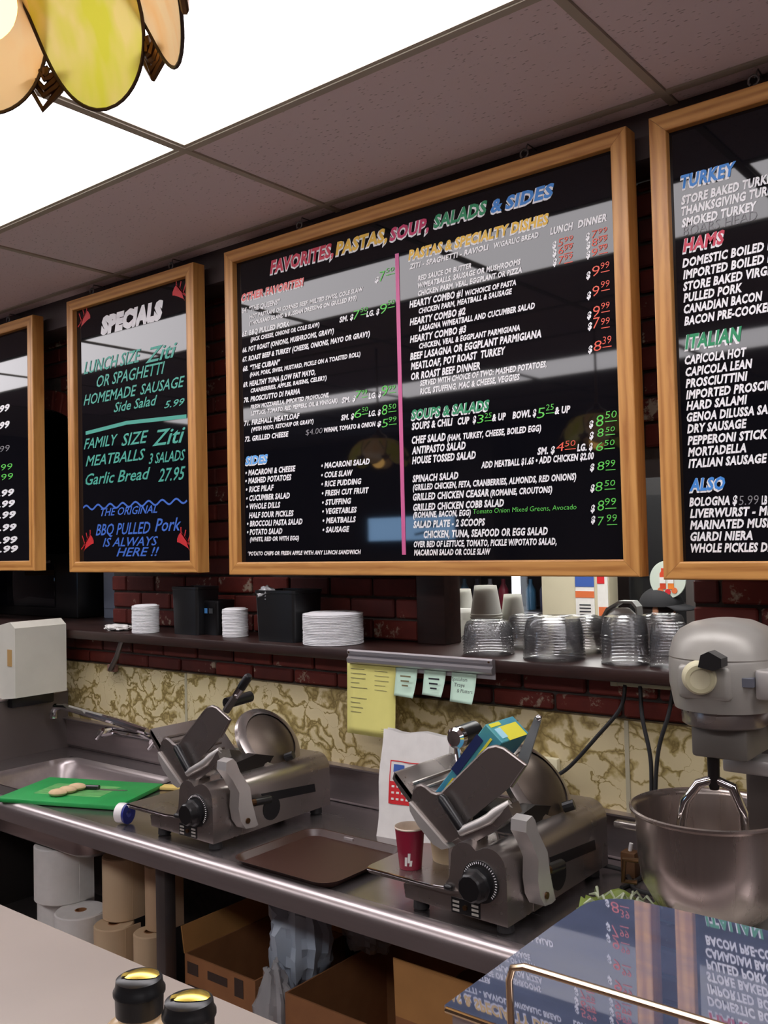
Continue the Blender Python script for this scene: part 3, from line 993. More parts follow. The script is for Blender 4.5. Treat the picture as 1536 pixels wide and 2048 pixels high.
('M', 'print', 'white', '$', -1.175, 2.061, 0.014, 0.0187, 0),
('M', 'print', 'white', '$', -1.175, 2.029, 0.014, 0.0187, 0),
('M', 'print', 'white', '$', -1.176, 1.94, 0.014, 0.0187, 0),
('M', 'print', 'white', '$', -1.177, 1.882, 0.014, 0.0187, 0),
('M', 'print', 'white', '$', -1.178, 1.825, 0.014, 0.0187, 0),
('M', 'print', 'white', '$', -1.178, 1.794, 0.014, 0.0187, 0),
('M', 'head', 'green', 'SOUPS & SALADS', -1.796, 2.147, 0.297, 0.0294, 0),
('M', 'hand', 'green', '3', -1.546, 2.109, 0.025, 0.026, 0),
('M', 'hand', 'green', '25', -1.518, 2.122, 0.025, 0.0154, 0),
('M', 'hand', 'green', '5', -1.339, 2.103, 0.027, 0.0307, 0),
('M', 'hand', 'green', '25', -1.309, 2.123, 0.026, 0.0176, 0),
('M', 'hand', 'red', '5', -1.255, 2.59, 0.017, 0.0222, 0),
('M', 'hand', 'red', '99', -1.235, 2.598, 0.029, 0.0151, 0),
('M', 'hand', 'red', '6', -1.254, 2.567, 0.016, 0.021, 0),
('M', 'hand', 'red', '99', -1.236, 2.573, 0.027, 0.0151, 0),
('M', 'hand', 'red', '7', -1.254, 2.539, 0.016, 0.0222, 0),
('M', 'hand', 'red', '99', -1.236, 2.546, 0.026, 0.0151, 0),
('M', 'hand', 'red', '7', -1.149, 2.59, 0.018, 0.0216, 0),
('M', 'hand', 'red', '99', -1.129, 2.598, 0.027, 0.0147, 0),
('M', 'hand', 'red', '8', -1.15, 2.567, 0.018, 0.0216, 0),
('M', 'hand', 'red', '99', -1.13, 2.573, 0.027, 0.0147, 0),
('M', 'hand', 'red', '9', -1.151, 2.539, 0.018, 0.0216, 0),
('M', 'hand', 'red', '99', -1.13, 2.55, 0.027, 0.0147, 0),
('M', 'hand', 'red', '9', -1.151, 2.482, 0.023, 0.0296, 0),
('M', 'hand', 'red', '99', -1.125, 2.498, 0.026, 0.0181, 0),
('M', 'hand', 'red', '9', -1.152, 2.426, 0.021, 0.0295, 0),
('M', 'hand', 'red', '99', -1.126, 2.446, 0.026, 0.0181, 0),
('M', 'hand', 'red', '9', -1.152, 2.368, 0.021, 0.0312, 0),
('M', 'hand', 'red', '99', -1.127, 2.386, 0.025, 0.0181, 0),
('M', 'hand', 'red', '7', -1.153, 2.336, 0.021, 0.0312, 0),
('M', 'hand', 'red', '99', -1.129, 2.342, 0.026, 0.0192, 0),
('M', 'hand', 'red', '8', -1.154, 2.272, 0.025, 0.0295, 0),
('M', 'hand', 'red', '39', -1.127, 2.288, 0.027, 0.0214, 0),
('M', 'hand', 'red', '4', -1.279, 2.002, 0.025, 0.0256, 0),
('M', 'hand', 'red', '50', -1.252, 2.014, 0.034, 0.0162, 0),
('M', 'hand', 'green', '8', -1.154, 2.061, 0.024, 0.0327, 0),
('M', 'hand', 'green', '50', -1.126, 2.081, 0.035, 0.0202, 0),
('M', 'hand', 'green', '8', -1.151, 2.032, 0.02, 0.0237, 0),
('M', 'hand', 'green', '50', -1.126, 2.044, 0.028, 0.0135, 0),
('M', 'hand', 'green', '6', -1.156, 1.993, 0.022, 0.0248, 0),
('M', 'hand', 'green', '50', -1.131, 2.006, 0.031, 0.0157, 0),
('M', 'hand', 'green', '8', -1.154, 1.939, 0.022, 0.0248, 0),
('M', 'hand', 'green', '99', -1.129, 1.947, 0.029, 0.019, 0),
('M', 'hand', 'green', '8', -1.162, 1.881, 0.023, 0.0271, 0),
('M', 'hand', 'green', '50', -1.134, 1.894, 0.032, 0.0168, 0),
('M', 'hand', 'green', '8', -1.157, 1.827, 0.021, 0.0293, 0),
('M', 'hand', 'green', '99', -1.134, 1.841, 0.033, 0.0201, 0),
('M', 'hand', 'green', '7', -1.157, 1.786, 0.019, 0.0253, 0),
('M', 'hand', 'green', '99', -1.13, 1.796, 0.03, 0.0201, 0),
('M', 'hand', 'green', 'Tomato Onion Mixed Greens, Avocado', -1.568, 1.834, 0.347, 0.0148, 0),
('R', 'head', 'blue', 'TURKEY', -0.891, 2.665, 0.144, 0.0329, 0),
('R', 'print', 'white', 'STORE BAKED TURKEY', -0.892, 2.622, 0.219, 0.0217, 16),
('R', 'print', 'white', 'THANKSGIVING TURKEY', -0.893, 2.593, 0.218, 0.0217, 16),
('R', 'print', 'white', 'SMOKED TURKEY', -0.893, 2.562, 0.193, 0.0217, 0),
('R', 'print', 'white', 'DOMESTIC BOILED HAM', -0.895, 2.456, 0.208, 0.0216, 15),
('R', 'print', 'white', 'IMPORTED BOILED HAM', -0.894, 2.425, 0.206, 0.0216, 15),
('R', 'print', 'white', 'STORE BAKED VIRGINIA HAM', -0.895, 2.394, 0.214, 0.0216, 16),
('R', 'print', 'white', 'PULLED PORK', -0.895, 2.364, 0.152, 0.0216, 0),
('R', 'print', 'white', 'CANADIAN BACON', -0.895, 2.334, 0.2, 0.0216, 0),
('R', 'print', 'white', 'BACON PRE-COOKED', -0.895, 2.303, 0.211, 0.0216, 15),
('R', 'print', 'white', 'CAPICOLA HOT', -0.897, 2.2, 0.159, 0.0215, 0),
('R', 'print', 'white', 'CAPICOLA LEAN', -0.896, 2.169, 0.171, 0.0215, 0),
('R', 'print', 'white', 'PROSCIUTTINI', -0.897, 2.139, 0.159, 0.0215, 0),
('R', 'print', 'white', 'IMPORTED PROSCIUTTO', -0.897, 2.109, 0.205, 0.0215, 15),
('R', 'print', 'white', 'HARD SALAMI', -0.897, 2.08, 0.156, 0.0215, 0),
('R', 'print', 'white', 'GENOA DILUSSA SALAMI', -0.897, 2.05, 0.204, 0.0215, 16),
('R', 'print', 'white', 'DRY SAUSAGE', -0.897, 2.02, 0.153, 0.0215, 0),
('R', 'print', 'white', 'PEPPERONI STICK', -0.897, 1.989, 0.202, 0.0215, 0),
('R', 'print', 'white', 'MORTADELLA', -0.897, 1.959, 0.149, 0.0214, 0),
('R', 'print', 'white', 'ITALIAN SAUSAGE', -0.897, 1.929, 0.199, 0.0214, 0),
('R', 'print', 'white', 'BOLOGNA $', -0.898, 1.829, 0.124, 0.0214, 0),
('R', 'print', 'white', 'LB', -0.716, 1.826, 0.014, 0.0204, 0),
('R', 'print', 'white', 'LIVERWURST - MILD', -0.897, 1.799, 0.195, 0.0214, 14),
('R', 'print', 'white', 'MARINATED MUSHROOMS', -0.898, 1.769, 0.194, 0.0214, 13),
('R', 'print', 'white', 'GIARDI NIERA', -0.898, 1.739, 0.158, 0.0214, 0),
('R', 'print', 'white', 'WHOLE PICKLES DILL', -0.898, 1.709, 0.193, 0.0213, 15),
('R', 'hand', 'grey', 'BOARS HEAD', -0.89, 2.537, 0.189, 0.0249, 0),
('R', 'head', 'red', 'HAMS', -0.892, 2.497, 0.11, 0.0328, 0),
('R', 'head', 'green', 'ITALIAN', -0.895, 2.241, 0.147, 0.0353, 0),
('R', 'head', 'blue', 'ALSO', -0.896, 1.869, 0.093, 0.0311, 0),
('R', 'hand', 'grey', '5.99', -0.771, 1.826, 0.049, 0.0238, 0),
('S', 'head', 'white', 'SPECIALS', -3.476, 2.695, 0.431, 0.0674, 0),
('S', 'hand', 'teal', 'LUNCH SIZE', -3.608, 2.532, 0.412, 0.0533, 0),
('S', 'hand', 'teal', 'Ziti', -3.167, 2.52, 0.205, 0.0605, 0),
('S', 'hand', 'teal', 'OR SPAGHETTI', -3.512, 2.462, 0.473, 0.0488, 0),
('S', 'hand', 'teal', 'HOMEMADE', -3.613, 2.393, 0.386, 0.0457, 0),
('S', 'hand', 'teal', 'SAUSAGE', -3.205, 2.393, 0.289, 0.0429, 0),
('S', 'hand', 'teal', 'Side Salad', -3.39, 2.339, 0.298, 0.0404, 0),
('S', 'hand', 'teal', '5.99', -3.049, 2.319, 0.129, 0.0278, 0),
('S', 'hand', 'teal', 'FAMILY', -3.615, 2.198, 0.252, 0.0456, 0),
('S', 'hand', 'teal', 'SIZE', -3.339, 2.19, 0.187, 0.0509, 0),
('S', 'hand', 'teal', 'Ziti', -3.13, 2.172, 0.212, 0.0633, 0),
('S', 'hand', 'teal', 'MEATBALLS', -3.603, 2.121, 0.427, 0.0454, 0),
('S', 'hand', 'teal', '3 SALADS', -3.154, 2.1, 0.234, 0.0423, 0),
('S', 'hand', 'teal', 'Garlic Bread', -3.605, 2.038, 0.461, 0.0492, 0),
('S', 'hand', 'teal', '27.95', -3.094, 2.023, 0.173, 0.0524, 0),
('S', 'hand', 'blue', 'THE ORIGINAL', -3.493, 1.897, 0.39, 0.0327, 0),
('S', 'hand', 'blue', 'BBQ PULLED', -3.533, 1.814, 0.383, 0.0485, 0),
('S', 'hand', 'blue', 'Pork', -3.121, 1.821, 0.168, 0.0524, 0),
('S', 'hand', 'blue', 'IS ALWAYS', -3.483, 1.764, 0.383, 0.037, 0),
('S', 'hand', 'blue', 'HERE !!', -3.385, 1.721, 0.29, 0.0364, 0),
('L', 'print', 'white', '6.99', -4.4, 2.439, 0.167, 0.0306, 0),
('L', 'print', 'white', '6.99', -4.401, 2.357, 0.167, 0.0306, 0),
('L', 'hand', 'grey', '6.99', -4.403, 2.241, 0.167, 0.0306, 0),
('L', 'hand', 'green', '6.99', -4.405, 2.15, 0.192, 0.0306, 0),
('L', 'hand', 'green', '6.99', -4.405, 2.102, 0.198, 0.0305, 0),
('L', 'print', 'white', '6.99', -4.407, 2.024, 0.208, 0.0305, 0),
('L', 'print', 'white', '6.99', -4.408, 1.97, 0.215, 0.0305, 0),
('L', 'print', 'white', '6.99', -4.408, 1.916, 0.222, 0.0305, 0),
('L', 'print', 'white', '6.99', -4.409, 1.855, 0.229, 0.0305, 0),
('L', 'print', 'white', '6.99', -4.411, 1.794, 0.237, 0.0304, 0),
('L', 'print', 'white', '6.99', -4.411, 1.75, 0.243, 0.0304, 0)]

for (bd, kind, hue, txt, x, z, wd, cap, vis) in TEXTS:
    B = BOARDS[bd]
    if kind == 'print':
        lettering(B, txt, x, z, wd, cap, LETTER_W, .044, .22, .0012, 'printed_line', vis)
    elif kind == 'head':
        lettering(B, txt, x, z, wd, cap, LETTER_W, .085, .22, .0008, 'heading_outline', 0, (-.002, -.003))
        lettering(B, txt, x, z, wd, cap, ink(hue, INKS[hue]), .04, .22, .0016, 'heading_lettering')
    else:
        wide = hue in ('teal', 'blue')
        hm = ink('hand_' + hue, HANDS[hue])
        o = lettering(B, txt, x, z, wd, cap, hm, .012 if wide else -.008, .35 if wide else .12, .0014, 'handwritten_line')
        if txt in ('99', '50', '25', '39'):
            lettering(B, '-', x, z - .018, wd, .03, hm, -.02, 0, .0014, 'price_underline')
def on_board(bd, name, mb, m):
    B = BOARDS[bd]
    o = mb.build(name, m, B, 0)
    o.location = (-B.location[0], -B.location[1], -B.location[2])
    return o
PINK = mat('letters_pink', rgb(206, 96, 148), .5)
on_board('M', 'divider_line', MB().box(-1.846, -1.831, GLASS_Y - .0015, GLASS_Y, 1.712, 2.695), PINK)
def ribbon(pts, w):
    mb = MB()
    y = GLASS_Y - .0012
    vs = []
    for i, p in enumerate(pts):
        a = Vector(pts[max(i - 1, 0)]); b = Vector(pts[min(i + 1, len(pts) - 1)])
        d = (b - a).normalized()
        n = Vector((-d.y, d.x))
        vs += [(p[0] + n.x * w / 2, y, p[1] + n.y * w / 2), (p[0] - n.x * w / 2, y, p[1] - n.y * w / 2)]
    mb.add(vs, [(2 * i, 2 * i + 1, 2 * i + 3, 2 * i + 2) for i in range(len(pts) - 1)])
    return mb
on_board('S', 'drawn_underline', ribbon([(-3.60, 2.268), (-3.3, 2.285), (-2.91, 2.272)], .016), MATS['letters_hand_teal'])
on_board('S', 'drawn_wave', ribbon([(-3.625 + .71 * i / 64, 1.94 + -.002 + .010 * math.sin(i / 64 * 2 * PI * 8)) for i in range(65)], .008), MATS['letters_hand_blue'])
CHILI = ink('chili_red', rgb(196, 34, 40))
def chili(cx, cz, sx, sz):
    out = []
    for i in range(13):
        t = i / 12
        out.append((cx + sx * (.02 + .075 * t), cz + sz * (.05 * math.sin(t * 2.2) - .0), ))
    mb = MB()
    y = GLASS_Y - .0012
    vs = []
    for i, p in enumerate(out):
        h = .022 * math.sin(PI * min(1, (1 - i / 12) + .08)) + .001
        vs += [(p[0], y, p[1] + h), (p[0], y, p[1] - h)]
    mb.add(vs, [(2 * i, 2 * i + 1, 2 * i + 3, 2 * i + 2) for i in range(12)])
    for k in range(3):
        r = ribbon([(cx + sx * (.015 * k), cz + sz * (.01 + .012 * k)), (cx + sx * (.03 + .02 * k), cz + sz * (.03 + .022 * k)), (cx + sx * (.01 + .03 * k), cz + sz * (.07 + .012 * k))], .006)
        mb.add(r.v, r.f)
    return mb
for cx, cz, sx, sz in ((-3.65, 2.74, 1, 1), (-2.89, 2.735, -1, 1), (-3.645, 1.745, 1, 1), (-2.885, 1.74, -1, 1)):
    on_board('S', 'drawn_chili', chili(cx, cz, sx, sz), CHILI)
for x0, x1, z in ((-1.10, -1.085, 2.5),):
    pass

# ================================================================== meat slicers
def build_slicer(label, loc):
    t = thing('meat_slicer', label, 'meat slicer', loc)
    for x, y in ((-.26, .03), (-.025, .03), (-.025, .46), (-.2, .46)):
        MB().lathe([(.016, 0), (.02, .004), (.018, .034)], 14, (x, y, 0), close=True).build('foot', BLACK_RUB, t)
    # dial housing with two humps
    hump = [(-.285, .03), (-.29, .062), (-.175, .075), (-.155, .105), (-.15, .145)] + arc(-.108, .15, .042, 170, 70, 6) + [(-.08, .178)] + arc(-.045, .147, .043, 110, 10, 6) + [(0, .12), (0, .025)]
    MB().prism(hump, 'y', 0, .115).build('dial_housing', STEEL_SM, t, 40)
    # long rear body with rounded shoulder
    rear = [(-.235, .03), (-.235, .14)] + arc(-.19, .145, .045, 180, 90, 5) + arc(-.045, .145, .047, 90, 0, 8) + [(.002, .025)]
    MB().prism(rear, 'y', .112, .50).build('motor_body', STEEL_SM, t, 40)
    cap = [(.112, .19), (.47, .19)]
    MB().prism([(.19, .128), (.425, .108), (.43, .082), (.20, .100)], 'x', -.004, .0035).build('carriage_slot', BLACK_PL, t, 0)
    MB().prism(arc(.232, .075, .036, 0, 360, 20)[:-1], 'x', -.002, .004).build('name_badge', BLACK_PL, t, 30)
    # scale dial and knob on the front
    dl = MB().lathe([(0, .0), (.047, .0), (.047, .004), (0, .004)], 32)
    dl.xf(Matrix.Translation((-.068, 0, .112)) @ Matrix.Rotation(PI / 2, 4, 'X')).build('scale_ring', mat('dial_scale', rgb(34, 33, 34), .4), t)
    tk = MB()
    for k in range(26):
        a = -1.2 + k * .14
        p, q = .040, .045
        tk.prism([(-.068 + p * math.sin(a), .112 + p * math.cos(a)), (-.068 + q * math.sin(a), .112 + q * math.cos(a)), (-.068 + q * math.sin(a + .04), .112 + q * math.cos(a + .04)), (-.068 + p * math.sin(a + .04), .112 + p * math.cos(a + .04))], 'y', -.0048, -.004)
    tk.build('scale_marks', LETTER_W, t, 0)
    kb = MB().lathe([(0, 0), (.038, 0), (.038, .012), (.033, .016), (.031, .034), (.027, .038), (0, .038)], 28, ripple=9, amp=.03)
    kb.xf(Matrix.Translation((-.074, -.004, .106)) @ Matrix.Rotation(PI / 2, 4, 'X')).build('dial_knob', BLACK_PL, t)
    # switch plate with its small pictogram blocks
    MB().box(-.150, -.072, -.0015, .001, .028, .062).build('switch_plate', BLACK_PL, t, 0)
    for i in (0, 2):
        for j in range(3):
            MB().box(-.146 + i * .026, -.128 + i * .026, -.0025, -.0014, .032 + j * .0095, .037 + j * .0095).build('switch_mark', mat('panel_print', rgb(176, 172, 164), .5), t, 0)
    MB().tube([(-.111, -.006, .045), (-.111, .0, .045)], .006).build('switch_button', BRASS, t)
    # receiving platform on the left
    MB().prism(rrect(-.41, -.12, -.012, .24, .035), 'z', .071, .078).build('receiving_tray', STEEL_SM, t, 30)
    MB().tube([(-.395, -.008, .079), (-.2, -.01, .0785), (-.165, -.006, .08)], .0035, 8).build('tray_lip', CHROME, t)
    MB().sphere((-.155, -.006, .083), (.012, .008, .008)).build('tray_catch', BLACK_PL, t)
    # gauge plate and blade behind the carriage
    ax = Matrix.Rotation(math.radians(52), 4, 'Y')
    bl = MB().lathe([(0, -.006), (.110, -.006), (.123, 0), (.119, .012), (.104, .020), (.094, .022)], 48)
    bl.xf(Matrix.Translation((-.112, .33, .245)) @ ax).build('blade_guard', STEEL_SM, t, 30)
    bc = MB().lathe([(0, .044), (.03, .043), (.055, .037), (.079, .026), (.093, .018), (.097, .008)], 40)
    bc.xf(Matrix.Translation((-.112, .33, .245)) @ ax).build('blade_cover', mat('dull_aluminium', rgb(108, 97, 88), .42, .85, noise=.2, nscale=9), t)
    MB().tube([(-.035, .335, .205), (-.01, .345, .215)], .013).build('cover_knob', BLACK_PL, t)
    MB().prism([(.11, .185), (.30, .185), (.30, .215), (.22, .235), (.14, .225)], 'x', -.17, -.05).build('blade_mount', mat('mount_black', rgb(38, 34, 33), .4, .5), t)
    # food carriage: fluted floor and front fence
    ca = MB()
    fl0, fl1 = Vector((-.193, .165)), Vector((-.345, .308))
    n = Vector((fl1 - fl0).orthogonal()).normalized() * -1
    if n.x < 0: n = -n
    def floor_pt(s, off): 
        p = fl0 + (fl1 - fl0) * s + n * off
        return (p.x, p.y)
    pts = [floor_pt(i / 20, 0) for i in range(21)] + [(floor_pt(1, 0)[0] - .004, floor_pt(1, 0)[1] - .01)] + [floor_pt(i / 20, -.012) for i in range(19, -1, -1)]
    ca.prism(pts, 'y', .05, .31)
    cg = ca.build('carriage', STEEL_SM, t, 30)
    for i in range(6):
        s = .30 + i * .1
        p = floor_pt(s, .001)
        MB().tube([(p[0], .075, p[1]), (p[0], .27, p[1])], .0045, 8).build('flute', STEEL_SM, cg)
    fence = [(-.295, .247), (-.287, .272)] + [(-.275, .286), (-.262, .290), (-.250, .287), (-.232, .277), (-.218, .275), (-.202, .279), (-.085, .388), (-.066, .403), (-.046, .409), (-.026, .406), (.03, .377), (-.010, .324), (-.128, .228), (-.152, .189), (-.176, .170), (-.193, .166)]
    MB().prism(fence, 'y', .042, .050).build('fence_plate', STEEL_SM, t, 20)
    MB().tube([(p[0], .046, p[1]) for p in fence[1:14]], .0048, 8).build('fence_rim', STEEL_SM, t)
    lip = [(-.295, .247), (-.193, .166), (-.176, .158), (-.200, .150), (-.225, .158), (-.270, .196), (-.292, .226)]
    MB().prism(lip, 'y', .034, .060).build('fence_lip', ALU, t, 40)
    MB().prism([(-.35, .31), (-.34, .302), (-.20, .168), (-.215, .16), (-.33, .262), (-.357, .292)], 'y', .05, .30).build('carriage_back', STEEL_SM, t, 40)
    # black grip with its silver bracket
    MB().tube([(-.192, .024, .281), (-.186, .024, .274), (-.135, .024, .214), (-.128, .024, .207)], [.007, .0125, .0125, .010], 14).build('grip', BLACK_PL, t)
    MB().tube([(-.136, .022, .206), (-.08, .026, .235), (-.06, .030, .247), (-.045, .034, .262), (-.012, .044, .285)], [.011, .012, .013, .012, .010], 12).build('grip_bracket', ALU, t)
    MB().prism([(-.15, .19), (-.055, .24), (-.01, .285), (.0, .262), (-.045, .222), (-.12, .175)], 'y', .03, .075).build('carriage_bracket', STEEL_SM, t, 40)
    # carriage arm on the right side
    arm = [(.015, .262), (.04, .268), (.052, .256), (.066, .225), (.104, .172), (.112, .125), (.128, .072), (.135, .055), (.118, .052), (.085, .056), (.066, .082), (.058, .12), (.062, .165), (.038, .205), (.012, .238)]
    MB().prism(arm, 'x', .006, .046).build('carriage_arm', ALU, t, 40)
    MB().tube([(.046, .092, .078), (.050, .092, .078)], .008, 14).build('arm_bolt', BRASS, t)
    MB().tube([(.026, .12, .120), (.030, .138, .119)], .010).build('arm_screw', BRASS, t)
    MB().tube([(.026, .138, .118), (.028, .20, .114)], .0125, 12).build('arm_knob', BLACK_PL, t)
    return t
SL1 = build_slicer('stainless meat slicer with an empty tray beside the green cutting board', (-2.10, 1.80, .87))
SL2 = build_slicer('stainless meat slicer holding a glove box, beside the big mixing bowl', (-1.11, 1.79, .87))
# pushers differ between the two machines
MB().prism([(-.032, .365), (-.002, .362), (.036, .465), (.033, .478), (.022, .474)], 'y', .105, .110).build('pusher_plate', mat('pale_grey_metal', rgb(150, 156, 158), .4, .6), SL2, 0)
MB().sphere((.031, .107, .472), .008).build('pusher_tip', CHROME, SL2)
ph = MB().lathe([(0, 0), (.02, .001), (.027, .008), (.028, .024)], 24)
ph.xf(Matrix.Translation((-.262, .185, .378)) @ Matrix.Rotation(-PI / 2, 4, 'X')).build('pusher_cap', CHROME, SL2)
MB().tube([(-.262, .208, .378), (-.260, .28, .382), (-.259, .288, .382)], [.027, .027, .021], 20).build('pusher_handle', BLACK_PL, SL2)
MB().tube([(-.262, .20, .355), (-.255, .20, .31), (-.235, .20, .215)], .009).build('pusher_stem', CHROME, SL2)
MB().tube([(-.06, .11, .385), (-.02, .115, .432)], [.012, .011]).build('pusher_stem', GREY_METAL, SL1)
MB().tube([(-.02, .115, .432), (.0, .118, .458)], .012).build('pusher_collar', CHROME, SL1)
MB().tube([(.0, .118, .458), (.028, .122, .492), (.032, .122, .497)], [.0135, .0135, .009]).build('pusher_handle', BLACK_PL, SL1)
MB().tube([(-.07, .12, .405), (-.07, .22, .412)], .017, 14).build('end_grip', BLACK_PL, SL1)

# ================================================================== things on and around the right slicer
def rot_box(name, c, size, ry, rz, m, parent=None):
    o = MB().bbox(-size[0] / 2, size[0] / 2, -size[1] / 2, size[1] / 2, -size[2] / 2, size[2] / 2, .0015, 1).build(name, m, parent)
    o.location = c
    o.rotation_euler = (0, ry, rz)
    return o
gb = thing('glove_box', 'blue and yellow glove box leaning in the right slicer', 'box', (-1.272, 1.935, 1.196))
TEAL = mat('box_blue', rgb(34, 116, 164), .45, noise=.5, nscale=9, col2=rgb(80, 156, 156))
YEL = mat('box_yellow', rgb(206, 204, 52), .45, noise=.3, nscale=14)
gm = MB().bbox(-.135, .135, -.062, .062, -.030, .030, .002, 1).build('carton', TEAL, gb)
parts = [('print_yellow', MB().box(-.134, -.035, -.0632, -.0618, -.032, .016), YEL), ('print_orange', MB().box(-.07, -.03, -.0640, -.0630, -.018, .012), mat('box_orange', rgb(222, 104, 70), .5)),
         ('print_navy', MB().box(-.02, .10, -.0640, -.0630, .010, .032), mat('box_navy', rgb(28, 40, 86), .45)),
         ('print_stripe', MB().box(-.03, .12, -.0636, -.0626, -.006, .0), mat('box_lime', rgb(222, 214, 60), .5)),
         ('print_label', MB().box(.1345, .1358, -.03, .05, -.03, .012), mat('box_lime', rgb(222, 214, 60), .5)),
         ('print_label', MB().box(.1345, .1362, -.055, -.01, .016, .026), MATS['box_lime']),
         ('print_pale', MB().box(.1345, .1362, -.05, -.025, -.02, .01), mat('box_pale', rgb(160, 210, 226), .5)),
         ('print_stripe', MB().box(.02, .05, -.05, .05, .0298, .0308), MATS['box_lime'])]
for nme, mb, m in parts: mb.build(nme, m, gb, 0)
gb.rotation_euler = (0, math.radians(-50), 0)

cup = thing('paper_cup', 'maroon paper cup standing on the right slicer tray', 'cup', (-1.425, 1.852, .948))
MB().lathe([(0, .004), (.026, .004), (.0265, 0), (.0275, .001), (.037, .098), (.037, .0985)], 32).build('cup_wall', MAROON, cup)
MB().lathe([(.0375, .0975), (.0385, .100), (.0372, .1025), (.0355, .100), (.0350, .09), (.030, .03), (0, .02)], 32).build('rim', mat('cup_inside', rgb(214, 198, 180), .6), cup)
for k, (a, z, h) in enumerate(((-1.42, .012, .022), (-1.16, .02, .024), (-1.02, .012, .014))):
    MB().grid(lambda u, v: ((.0283 + (z + h * v) * .097) * math.cos(a + .20 * u + .06 * v), (.0283 + (z + h * v) * .097) * math.sin(a + .20 * u + .06 * v), z + h * v), 3, 3).build('cup_print', WHITE_PAPER, cup)
pb = thing('paper_bowl', 'beige paper food tub behind the maroon cup', 'food tub', (-1.375, 1.965, .948))
MB().lathe([(0, .003), (.05, .003), (.052, 0), (.062, .09), (.064, .093), (.062, .095), (.060, .092), (.05, .01), (0, .008)], 36).build('tub_wall', BEIGE_PAPER, pb)

# white printed paper bag
bag = thing('paper_bag', 'white paper bag with red check print behind the maroon cup', 'paper bag', (-1.70, 2.245, .87), .12)
def bagf(u, v):
    k = .5 + .5 * math.cos(2 * PI * u)
    x = -.115 + .23 * u
    return (x, 0, 0)
bg = MB()
nu, nv = 28, 12
def loop_pt(t, v):
    w, d = .118 - .006 * v, .042 * (1 - .72 * v)
    per = t * 4
    s, q = int(per) % 4, per - int(per)
    cr = [(-w, -d), (w, -d), (w, d), (-w, d)]
    a, b = cr[s], cr[(s + 1) % 4]
    x, y = a[0] + (b[0] - a[0]) * q, a[1] + (b[1] - a[1]) * q
    if s in (1, 3): x -= (1 if s == 1 else -1) * .022 * v * math.sin(PI * q)
    y += .005 * math.sin(x * 60 + v * 7) * v
    return (x + .004 * math.sin(v * 9), y + .012 * v, .31 * v + .004 * math.sin(x * 42) * v)
bg.grid(lambda u, v: loop_pt(u * .9999, v), 32, 12)
bg.build('bag_wall', WHITE_PAPER, bag, 40)
def on_bag(x0, x1, z0, z1, nme, m, off=.0012, nx=6, nz=6):
    def fn(u, v):
        x, z = x0 + (x1 - x0) * u, z0 + (z1 - z0) * v
        vv = z / .31
        d = .042 * (1 - .72 * vv)
        return (x, -d + .005 * math.sin(x * 60 + vv * 7) * vv + .012 * vv - off, z)
    return MB().grid(fn, nx, nz).build(nme, m, bag)
on_bag(-.078, .072, .10, .165, 'check_print', RED_PR, .0012, 10, 6)
for i in range(3):
    for j in range(9):
        on_bag(-.07 + j * .016, -.061 + j * .016, .112 + i * .018, .118 + i * .018, 'check_square', WHITE_PAPER, .0022, 1, 1)
on_bag(-.078, .072, .222, .225, 'frame_line', RED_PR)
on_bag(-.08, -.077, .10, .225, 'frame_line', RED_PR)
for x0, x1, z0, z1 in ((-.068, -.03, .192, .214), (-.062, -.035, .183, .193), (-.066, -.022, .172, .180), (-.02, .0, .188, .198)):
    on_bag(x0, x1, z0, z1, 'blue_print', BLUE_PR, .0018, 3, 3)

# brown serving tray
tr = thing('serving_tray', 'empty brown plastic serving tray between the two slicers', 'tray', (-1.80, 1.925, .872))
rings = [(0.0, .0), (.002, .002), (.018, .020), (.022, .0205), (.005, .004), (.0, .0035)]
tm = MB()
base = lambda e: rrect(-.165 - e, .165 + e, -.150 - e, .150 + e, .03 + e, 6)
vs, fs = [], []
for e, z in rings: vs += [(p[0], p[1], z) for p in base(e)]
n = len(base(0))
for i in range(len(rings) - 1): fs += [(i * n + k, i * n + (k + 1) % n, (i + 1) * n + (k + 1) % n, (i + 1) * n + k) for k in range(n)]
fs += [tuple(range(n - 1, -1, -1)), tuple((len(rings) - 1) * n + k for k in range(n))]
tm.add(vs, fs).build('tray_dish', TRAY, tr, 40)
MB().bbox(-.05, -.015, .158, .166, .004, .016, .001, 1).build('tray_label', mat('pale_label', rgb(150, 142, 142), .4), tr)

# green cutting board, buns, butter, tape
cb = thing('cutting_board', 'green plastic cutting board laid across the sink', 'cutting board', (-2.98, 1.945, .873), math.radians(22))
MB().bbox(-.245, .245, -.15, .15, 0, .016, .005).build('board_slab', GREEN_PL, cb)
on = MB().bbox(-.15, .12, -.07, .07, .0158, .0164, .0002, 1)
on.build('cut_marks', mat('board_scuffs', rgb(96, 166, 92), .6, noise=.4, nscale=20, stretch=(1, 6, 1)), cb, 0)
for i in range(3):
    c = Vector((-2.985, 1.855, .8895)) + Vector((-.006 * i, .042 * i, 0))
    b = MB().sphere((0, 0, .011), (.034, .026, .013), 16, 8).build('bread_slice', mat('bread', rgb(206, 178, 140), .8, noise=.15, nscale=30))
    b.location = c
    b.rotation_euler = (0, 0, .5)
    tag(b, ['small bread piece at the left of the three on the green board', 'middle small bread piece on the green board', 'small bread piece at the right of the three on the green board'][i], 'bread', 'bread pieces on the green board')
kn = thing('paring_knife', 'small knife lying on the green cutting board behind the bread', 'knife', (-2.93, 1.985, .8895), .45)
MB().prism([(-.005, -.008), (.10, -.004), (.11, .003), (-.005, .008)], 'z', 0, .0025).build('blade', STEEL, kn, 0)
MB().tube([(-.08, 0, .008), (0, 0, .008)], [.008, .009]).build('handle', BLACK_PL, kn)
